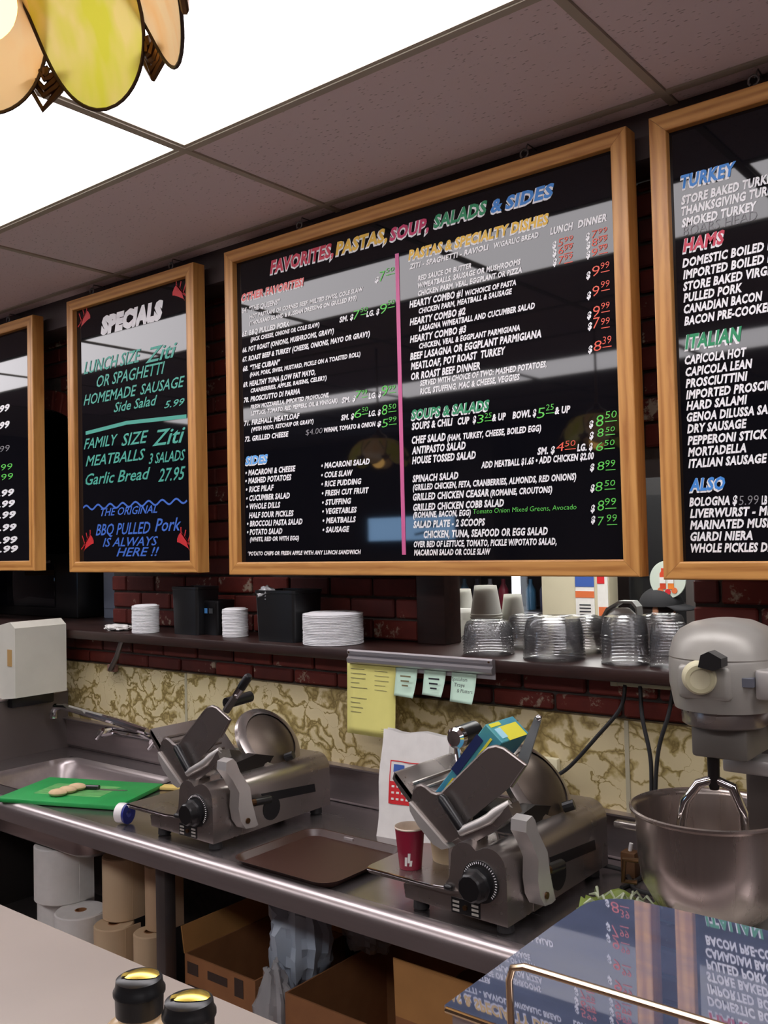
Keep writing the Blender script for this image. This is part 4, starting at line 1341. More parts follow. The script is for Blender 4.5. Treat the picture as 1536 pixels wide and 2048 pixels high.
bt = thing('butter_packet', 'small yellow foil packet beside the back corner of the green cutting board', 'packet', (-2.765, 2.19, .8715), .45)
MB().bbox(-.05, .05, -.022, .022, 0, .012, .004).build('wrapper', mat('packet_yellow', rgb(216, 190, 110), .5), bt)
MB().prism([(-.075, -.02), (-.05, -.02), (-.05, .02), (-.078, .01)], 'z', .004, .006).build('wrapper_end', BLACK_PL, bt, 0)
tp2 = thing('tape_roll', 'white tape roll with blue core by the left slicer', 'tape', (-2.565, 1.825, .904), .3)
MB().lathe([(.018, -.014), (.031, -.014), (.032, 0), (.031, .014), (.018, .014), (.018, -.014)], 28).xf(Matrix.Rotation(PI / 2, 4, 'Y')).build('tape', WHITE_PL, tp2)
MB().lathe([(.012, .008), (.030, .0145), (.033, .020), (.033, .024), (.012, .024), (.012, .008)], 28).xf(Matrix.Rotation(PI / 2, 4, 'Y')).build('core', mat('deep_blue', rgb(34, 46, 128), .4), tp2)

# ================================================================== stand mixer with steel bowl
mx = thing('stand_mixer', 'grey enamelled stand mixer with cream knob and black lever', 'mixer', (-.690, 2.0, .87))
LZ = -.87
hd = MB().lathe([(0, 1.574), (.03, 1.573), (.06, 1.566), (.085, 1.552), (.10, 1.532), (.107, 1.508), (.110, 1.497), (.1085, 1.494), (.110, 1.490), (.110, 1.44), (.107, 1.425), (.103, 1.40), (.100, 1.388), (0, 1.388)], 44, (0, 0, LZ))
for i, p in enumerate(hd.v):
    if p[1] > 0: hd.v[i] = (p[0], p[1] * 1.9, p[2])
hd.build('motor_head', MIXER_PAINT, mx, 40)
MB().lathe([(.0, 1.39), (.086, 1.39), (.088, 1.386), (.086, 1.356), (.08, 1.352), (0, 1.352)], 44, (0, 0, LZ)).build('drive_ring', STEEL_SM, mx, 40)
MB().bbox(-.058, .06, -.045, .12, 1.285 + LZ, 1.354 + LZ, .008).build('planetary_block', mat('block_grey', rgb(120, 116, 110), .5, .5), mx)
MB().tube([(-.02, -.02, 1.29 + LZ), (-.02, -.02, 1.225 + LZ), (-.02, -.02, 1.215 + LZ)], [.013, .012, .009], 14).build('beater_shaft', mat('shaft_dark', rgb(46, 42, 42), .4, .6), mx)
MB().tube([(-.085, -.045, 1.02 + LZ), (-.09, -.04, 1.12 + LZ), (-.078, -.035, 1.185 + LZ), (-.05, -.03, 1.225 + LZ), (-.02, -.02, 1.237 + LZ), (.015, -.01, 1.222 + LZ), (.032, 0, 1.17 + LZ), (.035, 0, 1.05 + LZ)], .0105, 12).build('beater', CHROME, mx)
# column, base and bowl cradle
MB().bbox(-.018, .045, .17, .27, .02, 1.43 + LZ, .012, 3).build('column', mat('column_dark', rgb(78, 70, 66), .5, .3), mx)
MB().bbox(-.15, .17, -.12, .28, 0, .035, .012, 2).build('base_plate', MIXER_PAINT, mx)
MB().bbox(-.03, .08, .06, .14, 1.235 + LZ, 1.268 + LZ, .006).build('slide_block', ALU, mx)
MB().tube([(.085, .09, 1.365 + LZ), (.20, .07, 1.365 + LZ)], .012).build('lift_rod', ALU, mx)
# front knob, lever, label, hub
kx = Matrix.Translation((-.012, -.105, 1.462 + LZ)) @ Matrix.Rotation(math.radians(22), 4, 'Z') @ Matrix.Rotation(PI / 2, 4, 'X')
MB().lathe([(0, .030), (.026, .030), (.031, .026), (.034, .012), (.035, 0), (.0, 0)], 32).xf(kx).build('speed_knob', CREAM_PL, mx)
MB().lathe([(.020, .0312), (.028, .0306), (.0285, .0290)], 32).xf(kx).build('knob_ring', mat('knob_ring', rgb(190, 184, 150), .5), mx)
MB().bbox(-.06, .05, -.108, -.07, 1.415 + LZ, 1.487 + LZ, .012, 3).build('control_boss', MIXER_PAINT, mx)
MB().prism([(.0, 1.488 + LZ), (.006, 1.512 + LZ), (.022, 1.520 + LZ), (.047, 1.507 + LZ), (.047, 1.490 + LZ), (.03, 1.482 + LZ)], 'y', -.145, -.108).build('gear_lever', BLACK_PL, mx, 30)
MB().bbox(.065, .088, -.087, -.06, 1.445 + LZ, 1.464 + LZ, .001, 1).build('rating_label', mat('label_grey', rgb(92, 94, 104), .5), mx)
MB().bbox(.088, .125, -.075, .01, 1.42 + LZ, 1.48 + LZ, .006).build('attachment_hub', ALU, mx)
MB().tube([(.11, -.04, 1.452 + LZ), (.19, -.045, 1.455 + LZ)], .0085, 12).build('hub_lever', CHROME, mx)
MB().tube([(.11, -.03, 1.452 + LZ), (.128, -.032, 1.453 + LZ)], .016, 14).build('hub_collar', CHROME, mx)
MB().bbox(.07, .10, .06, .085, 1.548 + LZ, 1.556 + LZ, .001, 1).xf(Matrix.Translation((-.008, -.06, -.017)) @ Matrix.Rotation(.0, 4, 'X')).build('warning_label', mat('red_label', rgb(120, 40, 32), .5), mx)

bw = thing('mixing_bowl', 'large stainless steel mixing bowl under the stand mixer', 'bowl', (-.748, 2.055, .905))
MB().lathe([(0, 0), (.05, .002), (.09, .014), (.125, .045), (.150, .09), (.158, .15), (.160, .235), (.172, .243), (.1725, .248), (.168, .250), (.160, .246), (.157, .235), (.155, .15), (.146, .095), (.12, .05), (.085, .02), (0, .008)], 64).build('bowl_shell', BOWL_STEEL, bw, 50)
MB().lathe([(.06, -.034), (.085, -.034), (.072, -.01), (.05, .001)], 40).build('bowl_foot', BOWL_STEEL, bw)
MB().bbox(-.225, -.155, -.012, .012, .17, .185, .004).build('bowl_ear', STEEL_SM, bw)
MB().tube([(-.17, .0, .10), (-.20, -.01, .10), (-.205, -.01, .05), (-.175, 0, .05)], .006).build('bowl_handle', BRASS, bw)

# greens in a torn bag and plug beside the bowl
lt = thing('lettuce_bag', 'pale shredded lettuce in an open green bag below the mixing bowl', 'bag', (-.945, 2.01, .872), .3)
MB().grid(lambda u, v: (-.09 + .18 * u, -.08 + .16 * v, .045 + .014 * math.sin(9 * u + 4 * v) + .008 * math.sin(15 * v) - .015), 12, 12).build('bag_sheet', mat('bag_green', rgb(128, 146, 66), .5), lt)
random.seed(3)
for k in range(34):
    x, y = random.uniform(-.06, .06), random.uniform(-.06, .05)
    a = random.uniform(0, 6.28)
    MB().tube([(x, y, .038), (x + .014 * math.cos(a), y + .014 * math.sin(a), .046 + random.uniform(0, .012)), (x + .034 * math.cos(a), y + .034 * math.sin(a), .040)], [.002, .004, .0015], 5).build('shred', mat('pale_lettuce', rgb(196, 204, 176), .7), lt)
pg = thing('power_plug', 'brown plug adapter at the worktop back beside the mixing bowl', 'plug', (-1.05, 2.30, .873))
MB().bbox(-.02, .02, -.018, .018, 0, .065, .004).build('plug_body', mat('plug_brown', rgb(92, 62, 36), .5), pg)
MB().tube([(0, 0, .065), (.004, 0, .085)], .005).build('strain_relief', WHITE_PL, pg)
def cord(label, pts, r=.0055):
    V = [Vector(p) for p in pts]
    out = []
    for i in range(len(V) - 1):
        p0, p1, p2, p3 = V[max(i - 1, 0)], V[i], V[i + 1], V[min(i + 2, len(V) - 1)]
        for k in range(8):
            s = k / 8
            out.append(.5 * ((2 * p1) + (p2 - p0) * s + (2 * p0 - 5 * p1 + 4 * p2 - p3) * s * s + (3 * p1 - p0 - 3 * p2 + p3) * s ** 3))
    out.append(V[-1])
    return tag(MB().tube(out, r, 10).build('power_cord', BLACK_RUB), label, 'power cord')
cord('black power cord curving down from the ledge to the wall outlet', [(-1.088, 2.385, 1.352), (-1.098, 2.372, 1.29), (-1.17, 2.37, 1.205), (-1.26, 2.375, 1.11), (-1.325, 2.388, 1.068)])
cord('left of the two black cords hanging straight behind the mixing bowl', [(-1.045, 2.385, 1.352), (-1.035, 2.37, 1.27), (-1.012, 2.36, 1.17), (-1.01, 2.355, 1.06), (-1.01, 2.36, .9), (-1.02, 2.30, .877), (-1.03, 2.20, .877)])
cord('right of the two black cords hanging behind the mixing bowl', [(-.955, 2.385, 1.352), (-.962, 2.37, 1.29), (-.990, 2.36, 1.19), (-.998, 2.35, 1.06), (-.998, 2.355, .9), (-.985, 2.32, .877), (-.93, 2.30, .877)])
cord('black cord trailing from the right slicer along the worktop', [(-1.13, 2.30, .885), (-1.08, 2.315, .878), (-1.04, 2.27, .878), (-1.00, 2.21, .878), (-.95, 2.20, .878)])
wm = thing('wire_moulding', 'thin beige wire moulding fixed under the dark ledge', 'wire moulding', (-.9, 2.405, 1.352))
MB().bbox(-.23, .25, -.022, .0, -.004, .008, .003).build('cover', CREAM_PL, wm)
MB().bbox(-.23, -.21, -.024, .0, -.005, .009, .002).build('end_cap', CREAM_PL, wm)
ob = thing('wall_outlet', 'cream outlet box on the marble wall behind the right slicer', 'outlet', (-1.338, 2.4075, 1.075))
MB().bbox(-.036, .036, -.022, 0, -.05, .05, .004).build('outlet_box', CREAM_PL, ob)
MB().bbox(-.022, .022, -.0245, -.021, -.035, .035, .002).build('outlet_face', mat('outlet_face', rgb(190, 180, 150), .5), ob)

# ================================================================== ticket rail and notes
rl = thing('ticket_rail', 'long aluminium ticket rail along the ledge front holding paper notes', 'ticket rail', (-1.742, 2.33, 1.366))
MB().prism([(0, .038), (-.014, .041), (-.019, .036), (-.019, .028), (-.014, .024), (-.014, .018), (-.022, .012), (-.022, .002), (-.016, -.004), (0, -.004)], 'x', -.278, .278).build('rail', mat('rail_alu', rgb(176, 172, 174), .32, .8), rl, 40)
MB().box(-.278, .278, -.003, .0, -.02, -.002).build('rail_flange', mat('rail_alu_pale', rgb(190, 186, 188), .4, .3), rl, 0)
for x in (-.27, .268): MB().tube([(x, -.0195, .032), (x, -.022, .032)], .003, 8).build('rail_screw', BRASS, rl)
def note(name, label, x0, x1, z0, z1, m, curl, lines, inkm, y=2.322):
    t = thing(name, label, 'paper note', ((x0 + x1) / 2, y, z1))
    w, h = x1 - x0, z1 - z0
    def fn(u, v):
        return (-w / 2 + w * u - .006 * v * curl, -.004 * v - curl * .018 * v * v * (.3 + u), -h * v)
    g = MB().grid(fn, 6, 10)
    k = len(g.v)
    o = g.build('sheet', m, t)
    sm = o.modifiers.new('thickness', 'SOLIDIFY')
    sm.thickness = .0006
    for (u0, u1, v, th) in lines:
        def fl(u, q):
            p = fn(u0 + (u1 - u0) * u, v + th * q)
            return (p[0], p[1] - .0012, p[2])
        MB().grid(fl, 5, 1).build('written_line', inkm, t)
    return t
random.seed(5)
ln = []
for i in range(9):
    v = .09 + i * .065 + (.08 if i > 4 else 0)
    ln.append((.08, .08 + random.uniform(.18, .36), v, .008))
    if i < 5: ln.append((.58, .58 + random.uniform(.15, .3), v + .01, .006))
for i in range(3): ln.append((.72, .9, .88 + i * .03, .004))
note('lined_note', 'large yellow lined paper clipped under the ticket rail', -2.030, -1.828, 1.134, 1.366, YELLOW_PAPER, .25, ln, INK_SOFT)
mint_lab = ['mint green note beside the yellow paper on the rail', 'middle of the three mint green notes on the rail', 'rightmost mint green note on the rail, written in black capitals']
for i, (x0, x1, z0, z1) in enumerate(((-1.826, -1.742, 1.272, 1.36), (-1.716, -1.635, 1.284, 1.36), (-1.613, -1.525, 1.272, 1.36))):
    t = note('paper_note', mint_lab[i], x0, x1, z0, z1, MINT_PAPER, .8, [], INK)
    t['group'] = 'mint green notes on the rail'
    sh = [k for k in KIDS(t)][0]
    if i < 2:
        for k in range(3):
            MB().box(-.012 + .004 * k, .028 - .004 * k, -.022 if k else -.018, -.0212 if k else -.0172, -.026 - k * .014, -.021 - k * .014).build('written_line', INK if i else INK_SOFT, t, 0)
    if i == 2:
        for k, s in enumerate(('Specialtom', 'Trays', '& Platters')):
            me, mn, wv = text_mesh(s, .0, .2)
            for v in me.vertices: v.co = Vector(((v.co.x - mn) * .055 / max(wv, 3.2), 0, v.co.y * .016))
            me.materials.clear(); me.materials.append(INK)
            place('written_line', me, t, (-.036 + .012 * k, -.0125 - .005 * k, -.024 - k * .016))

# ================================================================== things on the ledge
LZT = 1.4045
def stack(name, label, cat, group, profile, m, base, pitch, n, seg=36, ripple=0, amp=0, smooth=40, jit=.0008):
    me = MB().lathe(profile, seg, ripple=ripple, amp=amp).mesh(name, smooth)
    me.materials.append(m)
    for k in range(n):
        o = place(name, me, None, (base[0] + random.uniform(-jit, jit), base[1] + random.uniform(-jit, jit), base[2] + k * pitch), (0, 0, random.uniform(0, 6)))
        tag(o, ('topmost ' if k == n - 1 else 'lowest ' if k == 0 else '') + label, cat, group)
FOAM = mat('white_foam_lid', rgb(232, 232, 234), .45)
def lid(r): return [(0, .004), (r * .8, .004), (r * .86, .001), (r * .97, .0), (r, .0015), (r, .0042), (r * .97, .0055), (r * .86, .006), (r * .8, .009), (0, .009)]
stack('foam_lid', 'wide white foam lid in the broad round stack on the ledge', 'lid', 'wide white lids stacked on the ledge', lid(.107), FOAM, (-2.20, 2.446, LZT), .0056, 19)
stack('small_lid', 'small white lid in the stack left of the big black bin', 'lid', 'small white lids stacked between the black bins', lid(.050), FOAM, (-2.715, 2.455, LZT), .0056, 19)
stack('small_lid', 'small white lid in the leftmost stack on the ledge', 'lid', 'small white lids in the leftmost stack', lid(.056), FOAM, (-3.20, 2.40, LZT), .0056, 20)
def bin_(label, x, y, w, d, h, win=None, rz=0):
    t = thing('cutlery_bin', label, 'bin', (x, y, LZT), rz)
    b = MB()
    o = rrect(-w / 2, w / 2, -d / 2, d / 2, .012, 3)
    i = rrect(-w / 2 + .006, w / 2 - .006, -d / 2 + .006, d / 2 - .006, .008, 3)
    n = len(o)
    vs = [(p[0] * .94, p[1] * .94, 0) for p in o] + [(p[0], p[1], h - .012) for p in o] + [(p[0] * 1.03, p[1] * 1.03, h - .01) for p in o] + [(p[0] * 1.03, p[1] * 1.03, h) for p in o] + [(p[0], p[1], h) for p in i] + [(p[0] * .94, p[1] * .94, .006) for p in i]
    fs = [tuple(range(n - 1, -1, -1)), tuple(5 * n + k for k in range(n))]
    for r in range(5): fs += [(r * n + k, r * n + (k + 1) % n, (r + 1) * n + (k + 1) % n, (r + 1) * n + k) for k in range(n)]
    b.add(vs, fs).build('bin_body', BLACK_PL, t, 40)
    return t
b1 = bin_('black plastic bin left of the blue-labelled one on the ledge', -2.965, 2.47, .155, .12, .19)
b2 = bin_('small black bin with a blue label on the ledge', -2.86, 2.50, .09, .10, .135)
MB().box(-.024, -.008, -.0535, -.0525, .085, .105).build('blue_label', mat('label_blue', rgb(70, 130, 190), .5), b2, 0)
MB().box(.002, .024, -.0535, -.0525, .085, .105).build('dark_label', mat('label_dark', rgb(58, 60, 62), .4), b2, 0)
b3 = bin_('big black bin beside the broad white lid stack', -2.425, 2.455, .20, .15, .185)
def crumple(name, c, r, m, parent=None, seed=1, sq=(1, 1, 1), n=16):
    rnd = random.Random(seed)
    ph = [rnd.uniform(0, 6) for _ in range(6)]
    mb = MB().sphere((0, 0, 0), 1, n * 2, n)
    out = []
    for p in mb.v:
        k = 1 + .12 * math.sin(5 * p[0] + ph[0]) * math.sin(6 * p[2] + ph[1]) + .10 * math.sin(9 * p[1] + 7 * p[0] + ph[2]) + .07 * math.sin(15 * p[2] + 11 * p[0] + ph[3])
        out.append((p[0] * k * r * sq[0], p[1] * k * r * sq[1], p[2] * k * r * sq[2]))
    mb.v = out
    o = mb.build(name, m, parent, 25)
    o.location = c
    return o
crumple('crumpled_liner', (-.06, -.05, .17), .034, FILM, b3, 2, (1.3, .8, .8))
# cloth / napkin heap and dispenser on the left ledge
nk = crumple('folded_napkin', (-3.42, 2.42, LZT + .011), .06, WHITE_PAPER, None, 4, (1.3, .8, .22))
tag(nk, 'crumpled white napkin lying on the ledge under the specials board', 'napkin')
rd = thing('ledge_bracket', 'slanted grey metal bracket under the ledge left of the lid stacks', 'bracket', (-3.36, 2.40, 1.36))
MB().tube([(.09, -.06, .03), (.02, -.045, -.06), (-.06, -.02, -.12)], .011, 8).build('strut', GREY_METAL, rd)
MB().bbox(-.085, -.03, -.02, .0, -.13, -.10, .004).build('foot_plate', mat('rust_plate', rgb(120, 84, 72), .7), rd)
ds = thing('towel_dispenser', 'white plastic towel dispenser with chamfered front at the left end', 'dispenser', (-3.755, 2.19, 1.140))
dp = [(-.15, .02), (-.15, .19), (-.10, .285), (.06, .315), (.10, .29), (.10, .0), (-.06, -.02)]
MB().prism(dp, 'y', -.11, .13).build('cover', mat('dispenser_white', rgb(206, 204, 192), .4, noise=.06, nscale=8), ds, 20)
MB().bbox(-.132, -.095, -.10, .12, .012, .05, .006).build('tear_slot', mat('dispenser_grey', rgb(120, 116, 112), .5), ds)
MB().box(.04, .075, -.1115, -.1095, .13, .20).build('stain', mat('dispenser_stain', rgb(176, 140, 84), .7), ds, 0)
MB().bbox(-.12, .02, -.08, .12, -.055, -.005, .008).build('mount_base', BLACK_PL, ds)
sd = thing('side_cabinet', 'grey steel side cabinet behind the sink end panel', 'cabinet', (-4.31, 2.0, 0))
MB().bbox(-.6, .48, -.32, .30, .05, 1.078, .006).build('cabinet_body', mat('cabinet_grey', rgb(96, 90, 88), .4, .7), sd)
MB().bbox(-.61, .49, -.33, .31, 1.07, 1.085, .004).build('cabinet_top', mat('cabinet_grey', rgb(96, 90, 88), .4, .7), sd)
MB().bbox(-.56, -.06, -.335, -.32, .12, 1.0, .004).build('cabinet_door', mat('cabinet_grey', rgb(96, 90, 88), .4, .7), sd)
MB().bbox(-.04, .46, -.335, -.32, .12, 1.0, .004).build('cabinet_door', mat('cabinet_grey', rgb(96, 90, 88), .4, .7), sd)

# clear domes and cups in the hatch
def dome(r, h, top=.7): return [(r * 1.0, 0), (r * 1.03, .001), (r * 1.03, .004), (r * .985, .006), (r * .975, h * .35), (r * .93, h * .7), (r * .85, h * .92), (r * top, h), (r * top * .9, h - .004), (r * top * .5, h - .006), (0, h - .006)]
def domes(label, group, x, y, r, h, pitch, n, ripple=0, amp=0, top=.7):
    stack('dome_lid', label, 'dome lid', group, dome(r, h, top), CLEAR, (x, y, LZT), pitch, n, 40 if not ripple else ripple * 4, ripple, amp)
domes('clear dome lid in the fluted stack at the left of the hatch', 'domes at the left of the hatch', -1.555, 2.44, .076, .052, .0085, 7, 26, .012, .72)
domes('clear dome lid in the wide low stack in mid ledge', 'domes in the wide low stack', -1.325, 2.43, .087, .055, .0085, 9, top=.62)
domes('clear dome lid in the stack behind the wide low one', 'domes in the rear stack', -1.345, 2.63, .078, .050, .0085, 8)
domes('clear dome lid in the tall ribbed stack left of the tub', 'domes in the tall stack', -1.105, 2.43, .064, .058, .0095, 9, top=.5)
domes('clear dome lid in the stack nearest the mixer', 'ribbed tubs by the mixer', -.975, 2.425, .052, .075, .0085, 6, 30, .015, .74)
domes('clear dome lid in the back stack behind the tall one', 'domes at the back of the hatch', -1.10, 2.68, .068, .05, .0085, 9)
domes('clear dome lid in the stack behind the leftmost domes', 'domes behind the leftmost stack', -1.545, 2.66, .066, .045, .0085, 8)
CUPM = paper_cup_mat()
def cupp(r0, r1, h): return [(r0, .003), (r0, 0), (r1, h), (r1 * 1.05, h + .002), (r1 * 1.03, h + .005), (r1 * .97, h), (r0 * .95, .004), (0, .004)]
def cups(label, group, x, y, r0, r1, h, pitch, n, z=LZT):
    prof = [(r, h - zz) for r, zz in cupp(r0, r1, h)]
    stack('foam_cup', label, 'cup', group, prof, CUPM, (x, y, z), pitch, n)
cups('white foam cup in the tall upside-down stack in the hatch', 'cups in the tall stack', -1.83, 2.86, .040, .056, .10, .0095, 10)
cups('white foam cup in the right stack in the hatch', 'cups in the right stack', -1.775, 2.955, .032, .044, .09, .0085, 8)
cups('white foam cup in the left narrow stack in the hatch', 'cups in the left stack', -1.985, 2.945, .030, .042, .09, .0085, 10)
ft = thing('food_tub', 'round white tub with bulging lid at the left of the hatch', 'tub', (-1.925, 2.86, LZT))
MB().lathe([(0, 0), (.040, 0), (.050, .05), (.053, .06), (.053, .066), (.044, .088), (.025, .10), (0, .102)], 28).build('tub_shell', CUPM, ft)
jg = thing('white_jug', 'white plastic jug with a folded handle behind the clear domes', 'jug', (-1.29, 2.82, LZT))
MB().lathe([(0, 0), (.055, 0), (.058, .01), (.058, .06), (.045, .10), (.025, .12), (0, .122)], 28).build('jug_body', WHITE_PL, jg)
hb = MB()
path = [(-.075, 0, .07), (-.045, 0, .12), (.0, 0, .145), (.045, 0, .145), (.060, 0, .128), (.064, 0, .08)]
vs = []
for p in path: vs += [(p[0], -.022, p[2]), (p[0], .022, p[2]), (p[0] * .93, .022, p[2] - .008), (p[0] * .93, -.022, p[2] - .008)]
fs = []
for i in range(len(path) - 1):
    fs += [(4 * i + k, 4 * i + (k + 1) % 4, 4 * i + 4 + (k + 1) % 4, 4 * i + 4 + k) for k in range(4)]
fs += [(3, 2, 1, 0), tuple(4 * (len(path) - 1) + k for k in range(4))]
hb.add(vs, fs).build('jug_handle', mat('pale_grey_plastic', rgb(186, 188, 184), .5), jg, 20)

# ================================================================== beyond the hatch and the arch
fg = thing('glass_door_cooler', 'lit glass door drinks cooler seen through the hatch', 'cooler', (-3.2, 5.2, 0))
CB = mat('cooler_black', rgb(24, 24, 30), .5)
k = MB()
k.box(-.55, .40, .45, .5, 0, 2.0).box(-.55, -.5, 0, .5, 0, 2.0).box(.36, .41, 0, .5, 0, 2.0).box(-.55, .41, 0, .5, 1.9, 2.0).box(-.55, .41, 0, .5, 0, .2)
k.build('cabinet', CB, fg, 0)
for z in (.6, .95, 1.28, 1.55): MB().box(-.5, .36, .05, .45, z, z + .012).build('shelf', GREY_METAL, fg, 0)
MB().box(-.52, .38, -.012, -.004, .2, 1.9).build('door_glass', PANE, fg, 0)
fr = MB().box(-.55, -.49, -.03, 0, .15, 1.95).box(.35, .41, -.03, 0, .15, 1.95).box(-.49, .35, -.03, 0, .15, .21).box(-.49, .35, -.03, 0, 1.89, 1.95)
fr.build('door_frame', CB, fg, 0)
MB().tube([(.135, -.05, 1.18), (.135, -.05, 1.75)], .028, 10).build('light_tube', emit_mat('cooler_tube', (.86, .92, 1, 1), 4.5), fg)
random.seed(11)
dc = [rgb(150, 40, 60), rgb(60, 110, 140), rgb(190, 190, 196), rgb(120, 40, 90), rgb(70, 70, 90)]
for r, z in enumerate((.962, 1.292, 1.562)):
    for c in range(8):
        o = MB().lathe([(0, 0), (.032, 0), (.034, .01), (.034, .13), (.014, .17), (.014, .2), (0, .2)], 12).build('drink_bottle', mat('drink_%d' % ((c * 3 + r) % 5), dc[(c * 3 + r) % 5], .3))
        o.location = (-3.2 - .44 + c * .105, 5.42, z)
        tag(o, 'coloured drink bottle on a cooler shelf beyond the hatch', 'bottle', 'bottles in the cooler beyond the hatch')
struct(MB().bbox(-2.80, -2.36, 5.0, 5.12, 0, ZC, .006).build('wall_pier', mat('cream_paint', rgb(206, 198, 170), .7, noise=.05, nscale=5)))
def flyer(label, x0, x1, z0, z1, m, bands):
    t = thing('flyer', label, 'flyer', ((x0 + x1) / 2, 4.996, z0))
    w, h = x1 - x0, z1 - z0
    MB().box(-w / 2, w / 2, -.004, 0, 0, h).build('sheet', m, t, 0)
    for a, b, c, d, mm in bands: MB().box(-w / 2 + w * a, -w / 2 + w * b, -.006, -.004, h * c, h * d).build('print_block', mm, t, 0)
ORG = mat('orange_print', rgb(214, 110, 62), .6)
flyer('white flyer with blue and orange bands on the cream pier', -2.57, -2.45, 1.24, 1.56, WHITE_PAPER, [(0, 1, .72, 1, BLUE_PR), (0, 1, .52, .64, ORG)] + [(.2, .8, .08 + .06 * i, .10 + .06 * i, INK) for i in range(6)])
flyer('white flyer with a red and orange mark on the cream pier', -2.43, -2.365, 1.24, 1.56, WHITE_PAPER, [(0, .7, .78, .95, RED_PR), (.1, .9, .2, .36, ORG)])
dk = thing('dark_glass_cabinet', 'dark glass fronted cabinet right of the cream pier', 'cabinet', (-1.75, 5.25, 0))
MB().box(-.6, .9, 0, .5, 0, 2.1).build('cabinet_body', mat('cabinet_dark', rgb(34, 33, 34), .5), dk, 0)
MB().box(-.58, .88, -.016, -.008, .2, 2.0).build('cabinet_glass', PANE, dk, 0)
for z in (1.2, 1.36, 1.52): MB().box(-.58, .88, -.006, 0, z, z + .012).build('shelf_edge', GREY_METAL, dk, 0)
MB().bbox(-.24, -.18, -.05, 0, .1, 2.05, .004).build('door_stile', GREY_METAL, dk)
rs = thing('round_sign', 'round pale sign with two orange juice bottles behind the hatch', 'sign', (-1.93, 4.8, 1.525))
MB().lathe([(0, -.004), (.098, -.004), (.10, 0), (.098, .004), (0, .004)], 40).xf(Matrix.Rotation(PI / 2, 4, 'X')).build('disc', mat('sign_pale', rgb(198, 208, 196), .5), rs)
for dx, cc in ((-.026, rgb(206, 70, 40)), (.018, rgb(232, 130, 50))):
    MB().prism([(dx - .016, -.05), (dx + .016, -.05), (dx + .016, .03), (dx + .007, .045), (dx + .007, .06), (dx - .007, .06), (dx - .007, .045), (dx - .016, .03)], 'y', -.007, -.0045).build('printed_bottle', mat('juice_%d' % int(dx * 1000), cc, .5), rs, 0)
    MB().box(dx - .016, dx + .016, -.0085, -.007, -.02, .012).build('printed_label', WHITE_PAPER, rs, 0)
for dx, dz in ((-.04, -.058), (0, -.066), (.036, -.058)):
    MB().lathe([(0, -.001), (.016, -.001), (.016, .001), (0, .001)], 16).xf(Matrix.Translation((dx, -.0055, dz)) @ Matrix.Rotation(PI / 2, 4, 'X')).build('printed_fruit', ORG if dx else RED_PR, rs)
MB().tube([(0, 0, .1), (0, 0, 1.40)], .003, 6).build('hanging_cord', GREY_METAL, rs)

# person in a black cap, mostly hidden by the ledge
def skin_obj(name, verts, edges, radii, m, parent, root=0, sub=2):
    me = bpy.data.meshes.new(name)
    me.from_pydata(verts, edges, [])
    o = place(name, me, parent)
    s = o.modifiers.new('skin', 'SKIN')
    if not len(me.skin_vertices):
        with bpy.context.temp_override(object=o, active_object=o):
            bpy.ops.mesh.customdata_skin_add()
    for i, r in enumerate(radii):
        rr = r if isinstance(r, tuple) else (r, r)
        me.skin_vertices[0].data[i].radius = rr
        me.skin_vertices[0].data[i].use_root = (i == root)
    s.use_smooth_shade = True
    u = o.modifiers.new('sub', 'SUBSURF')
    u.levels = sub
    u.render_levels = sub
    me.materials.append(m)
    return o
pr = thing('person', 'person in a black baseball cap standing beyond the hatch', 'person', (-2.005, 4.85, 0))
S = .83
V = [(0, 0, .95), (0, 0, 1.12), (0, 0, 1.30), (0, 0, 1.45), (.01, 0, 1.53), (.02, 0, 1.62), (.025, 0, 1.70),
     (.0, .17, 1.43), (.02, .22, 1.18), (.16, .20, 1.02), (.24, .17, 1.0), (.0, -.17, 1.43), (.02, -.22, 1.18), (.16, -.20, 1.02), (.24, -.17, 1.0),
     (0, .09, .90), (.02, .10, .50), (0, .10, .09), (.12, .11, .035), (0, -.09, .90), (.02, -.10, .50), (0, -.10, .09), (.12, -.11, .035)]
E_ = [(0, 1), (1, 2), (2, 3), (3, 4), (4, 5), (5, 6), (3, 7), (7, 8), (8, 9), (9, 10), (3, 11), (11, 12), (12, 13), (13, 14), (0, 15), (15, 16), (16, 17), (17, 18), (0, 19), (19, 20), (20, 21), (21, 22)]
R_ = [.13, .13, .15, .12, .055, .085, .075, .06, .045, .036, .03, .06, .045, .036, .03, .085, .06, .045, .035, .085, .06, .045, .035]
V = [tuple(c * S for c in v) for v in V]
skin_obj('body', V, E_, [r * S for r in R_], SKIN, pr)
sv = [0, 1, 2, 3, 7, 8, 11, 12]
mp_ = {k: i for i, k in enumerate(sv)}
skin_obj('shirt', [V[k] for k in sv], [(mp_[a], mp_[b]) for a, b in E_ if a in mp_ and b in mp_], [R_[k] * S * 1.12 for k in sv], CLOTH_W, pr)
tv = [0, 15, 16, 17, 19, 20, 21]
mp_ = {k: i for i, k in enumerate(tv)}
skin_obj('trousers', [V[k] for k in tv], [(mp_[a], mp_[b]) for a, b in E_ if a in mp_ and b in mp_], [R_[k] * S * 1.12 for k in tv], CLOTH_B, pr)
for s in (-1, 1):
    for f_ in range(5):
        y0 = s * .17 * S + (f_ - 2) * .014
        MB().tube([(.235 * S, y0, .83), (.275 * S, y0 + (.012 * -s if f_ == (0 if s < 0 else 4) else 0), .825 - .002 * f_), (.30 * S, y0, .812)], [.009, .008, .006], 8).build('finger', SKIN, pr)
hx, hz = .022 * S, 1.645 * S
MB().sphere((.092 * S, 0, hz - .02), (.016, .011, .02), 12, 8).build('nose', SKIN, pr)
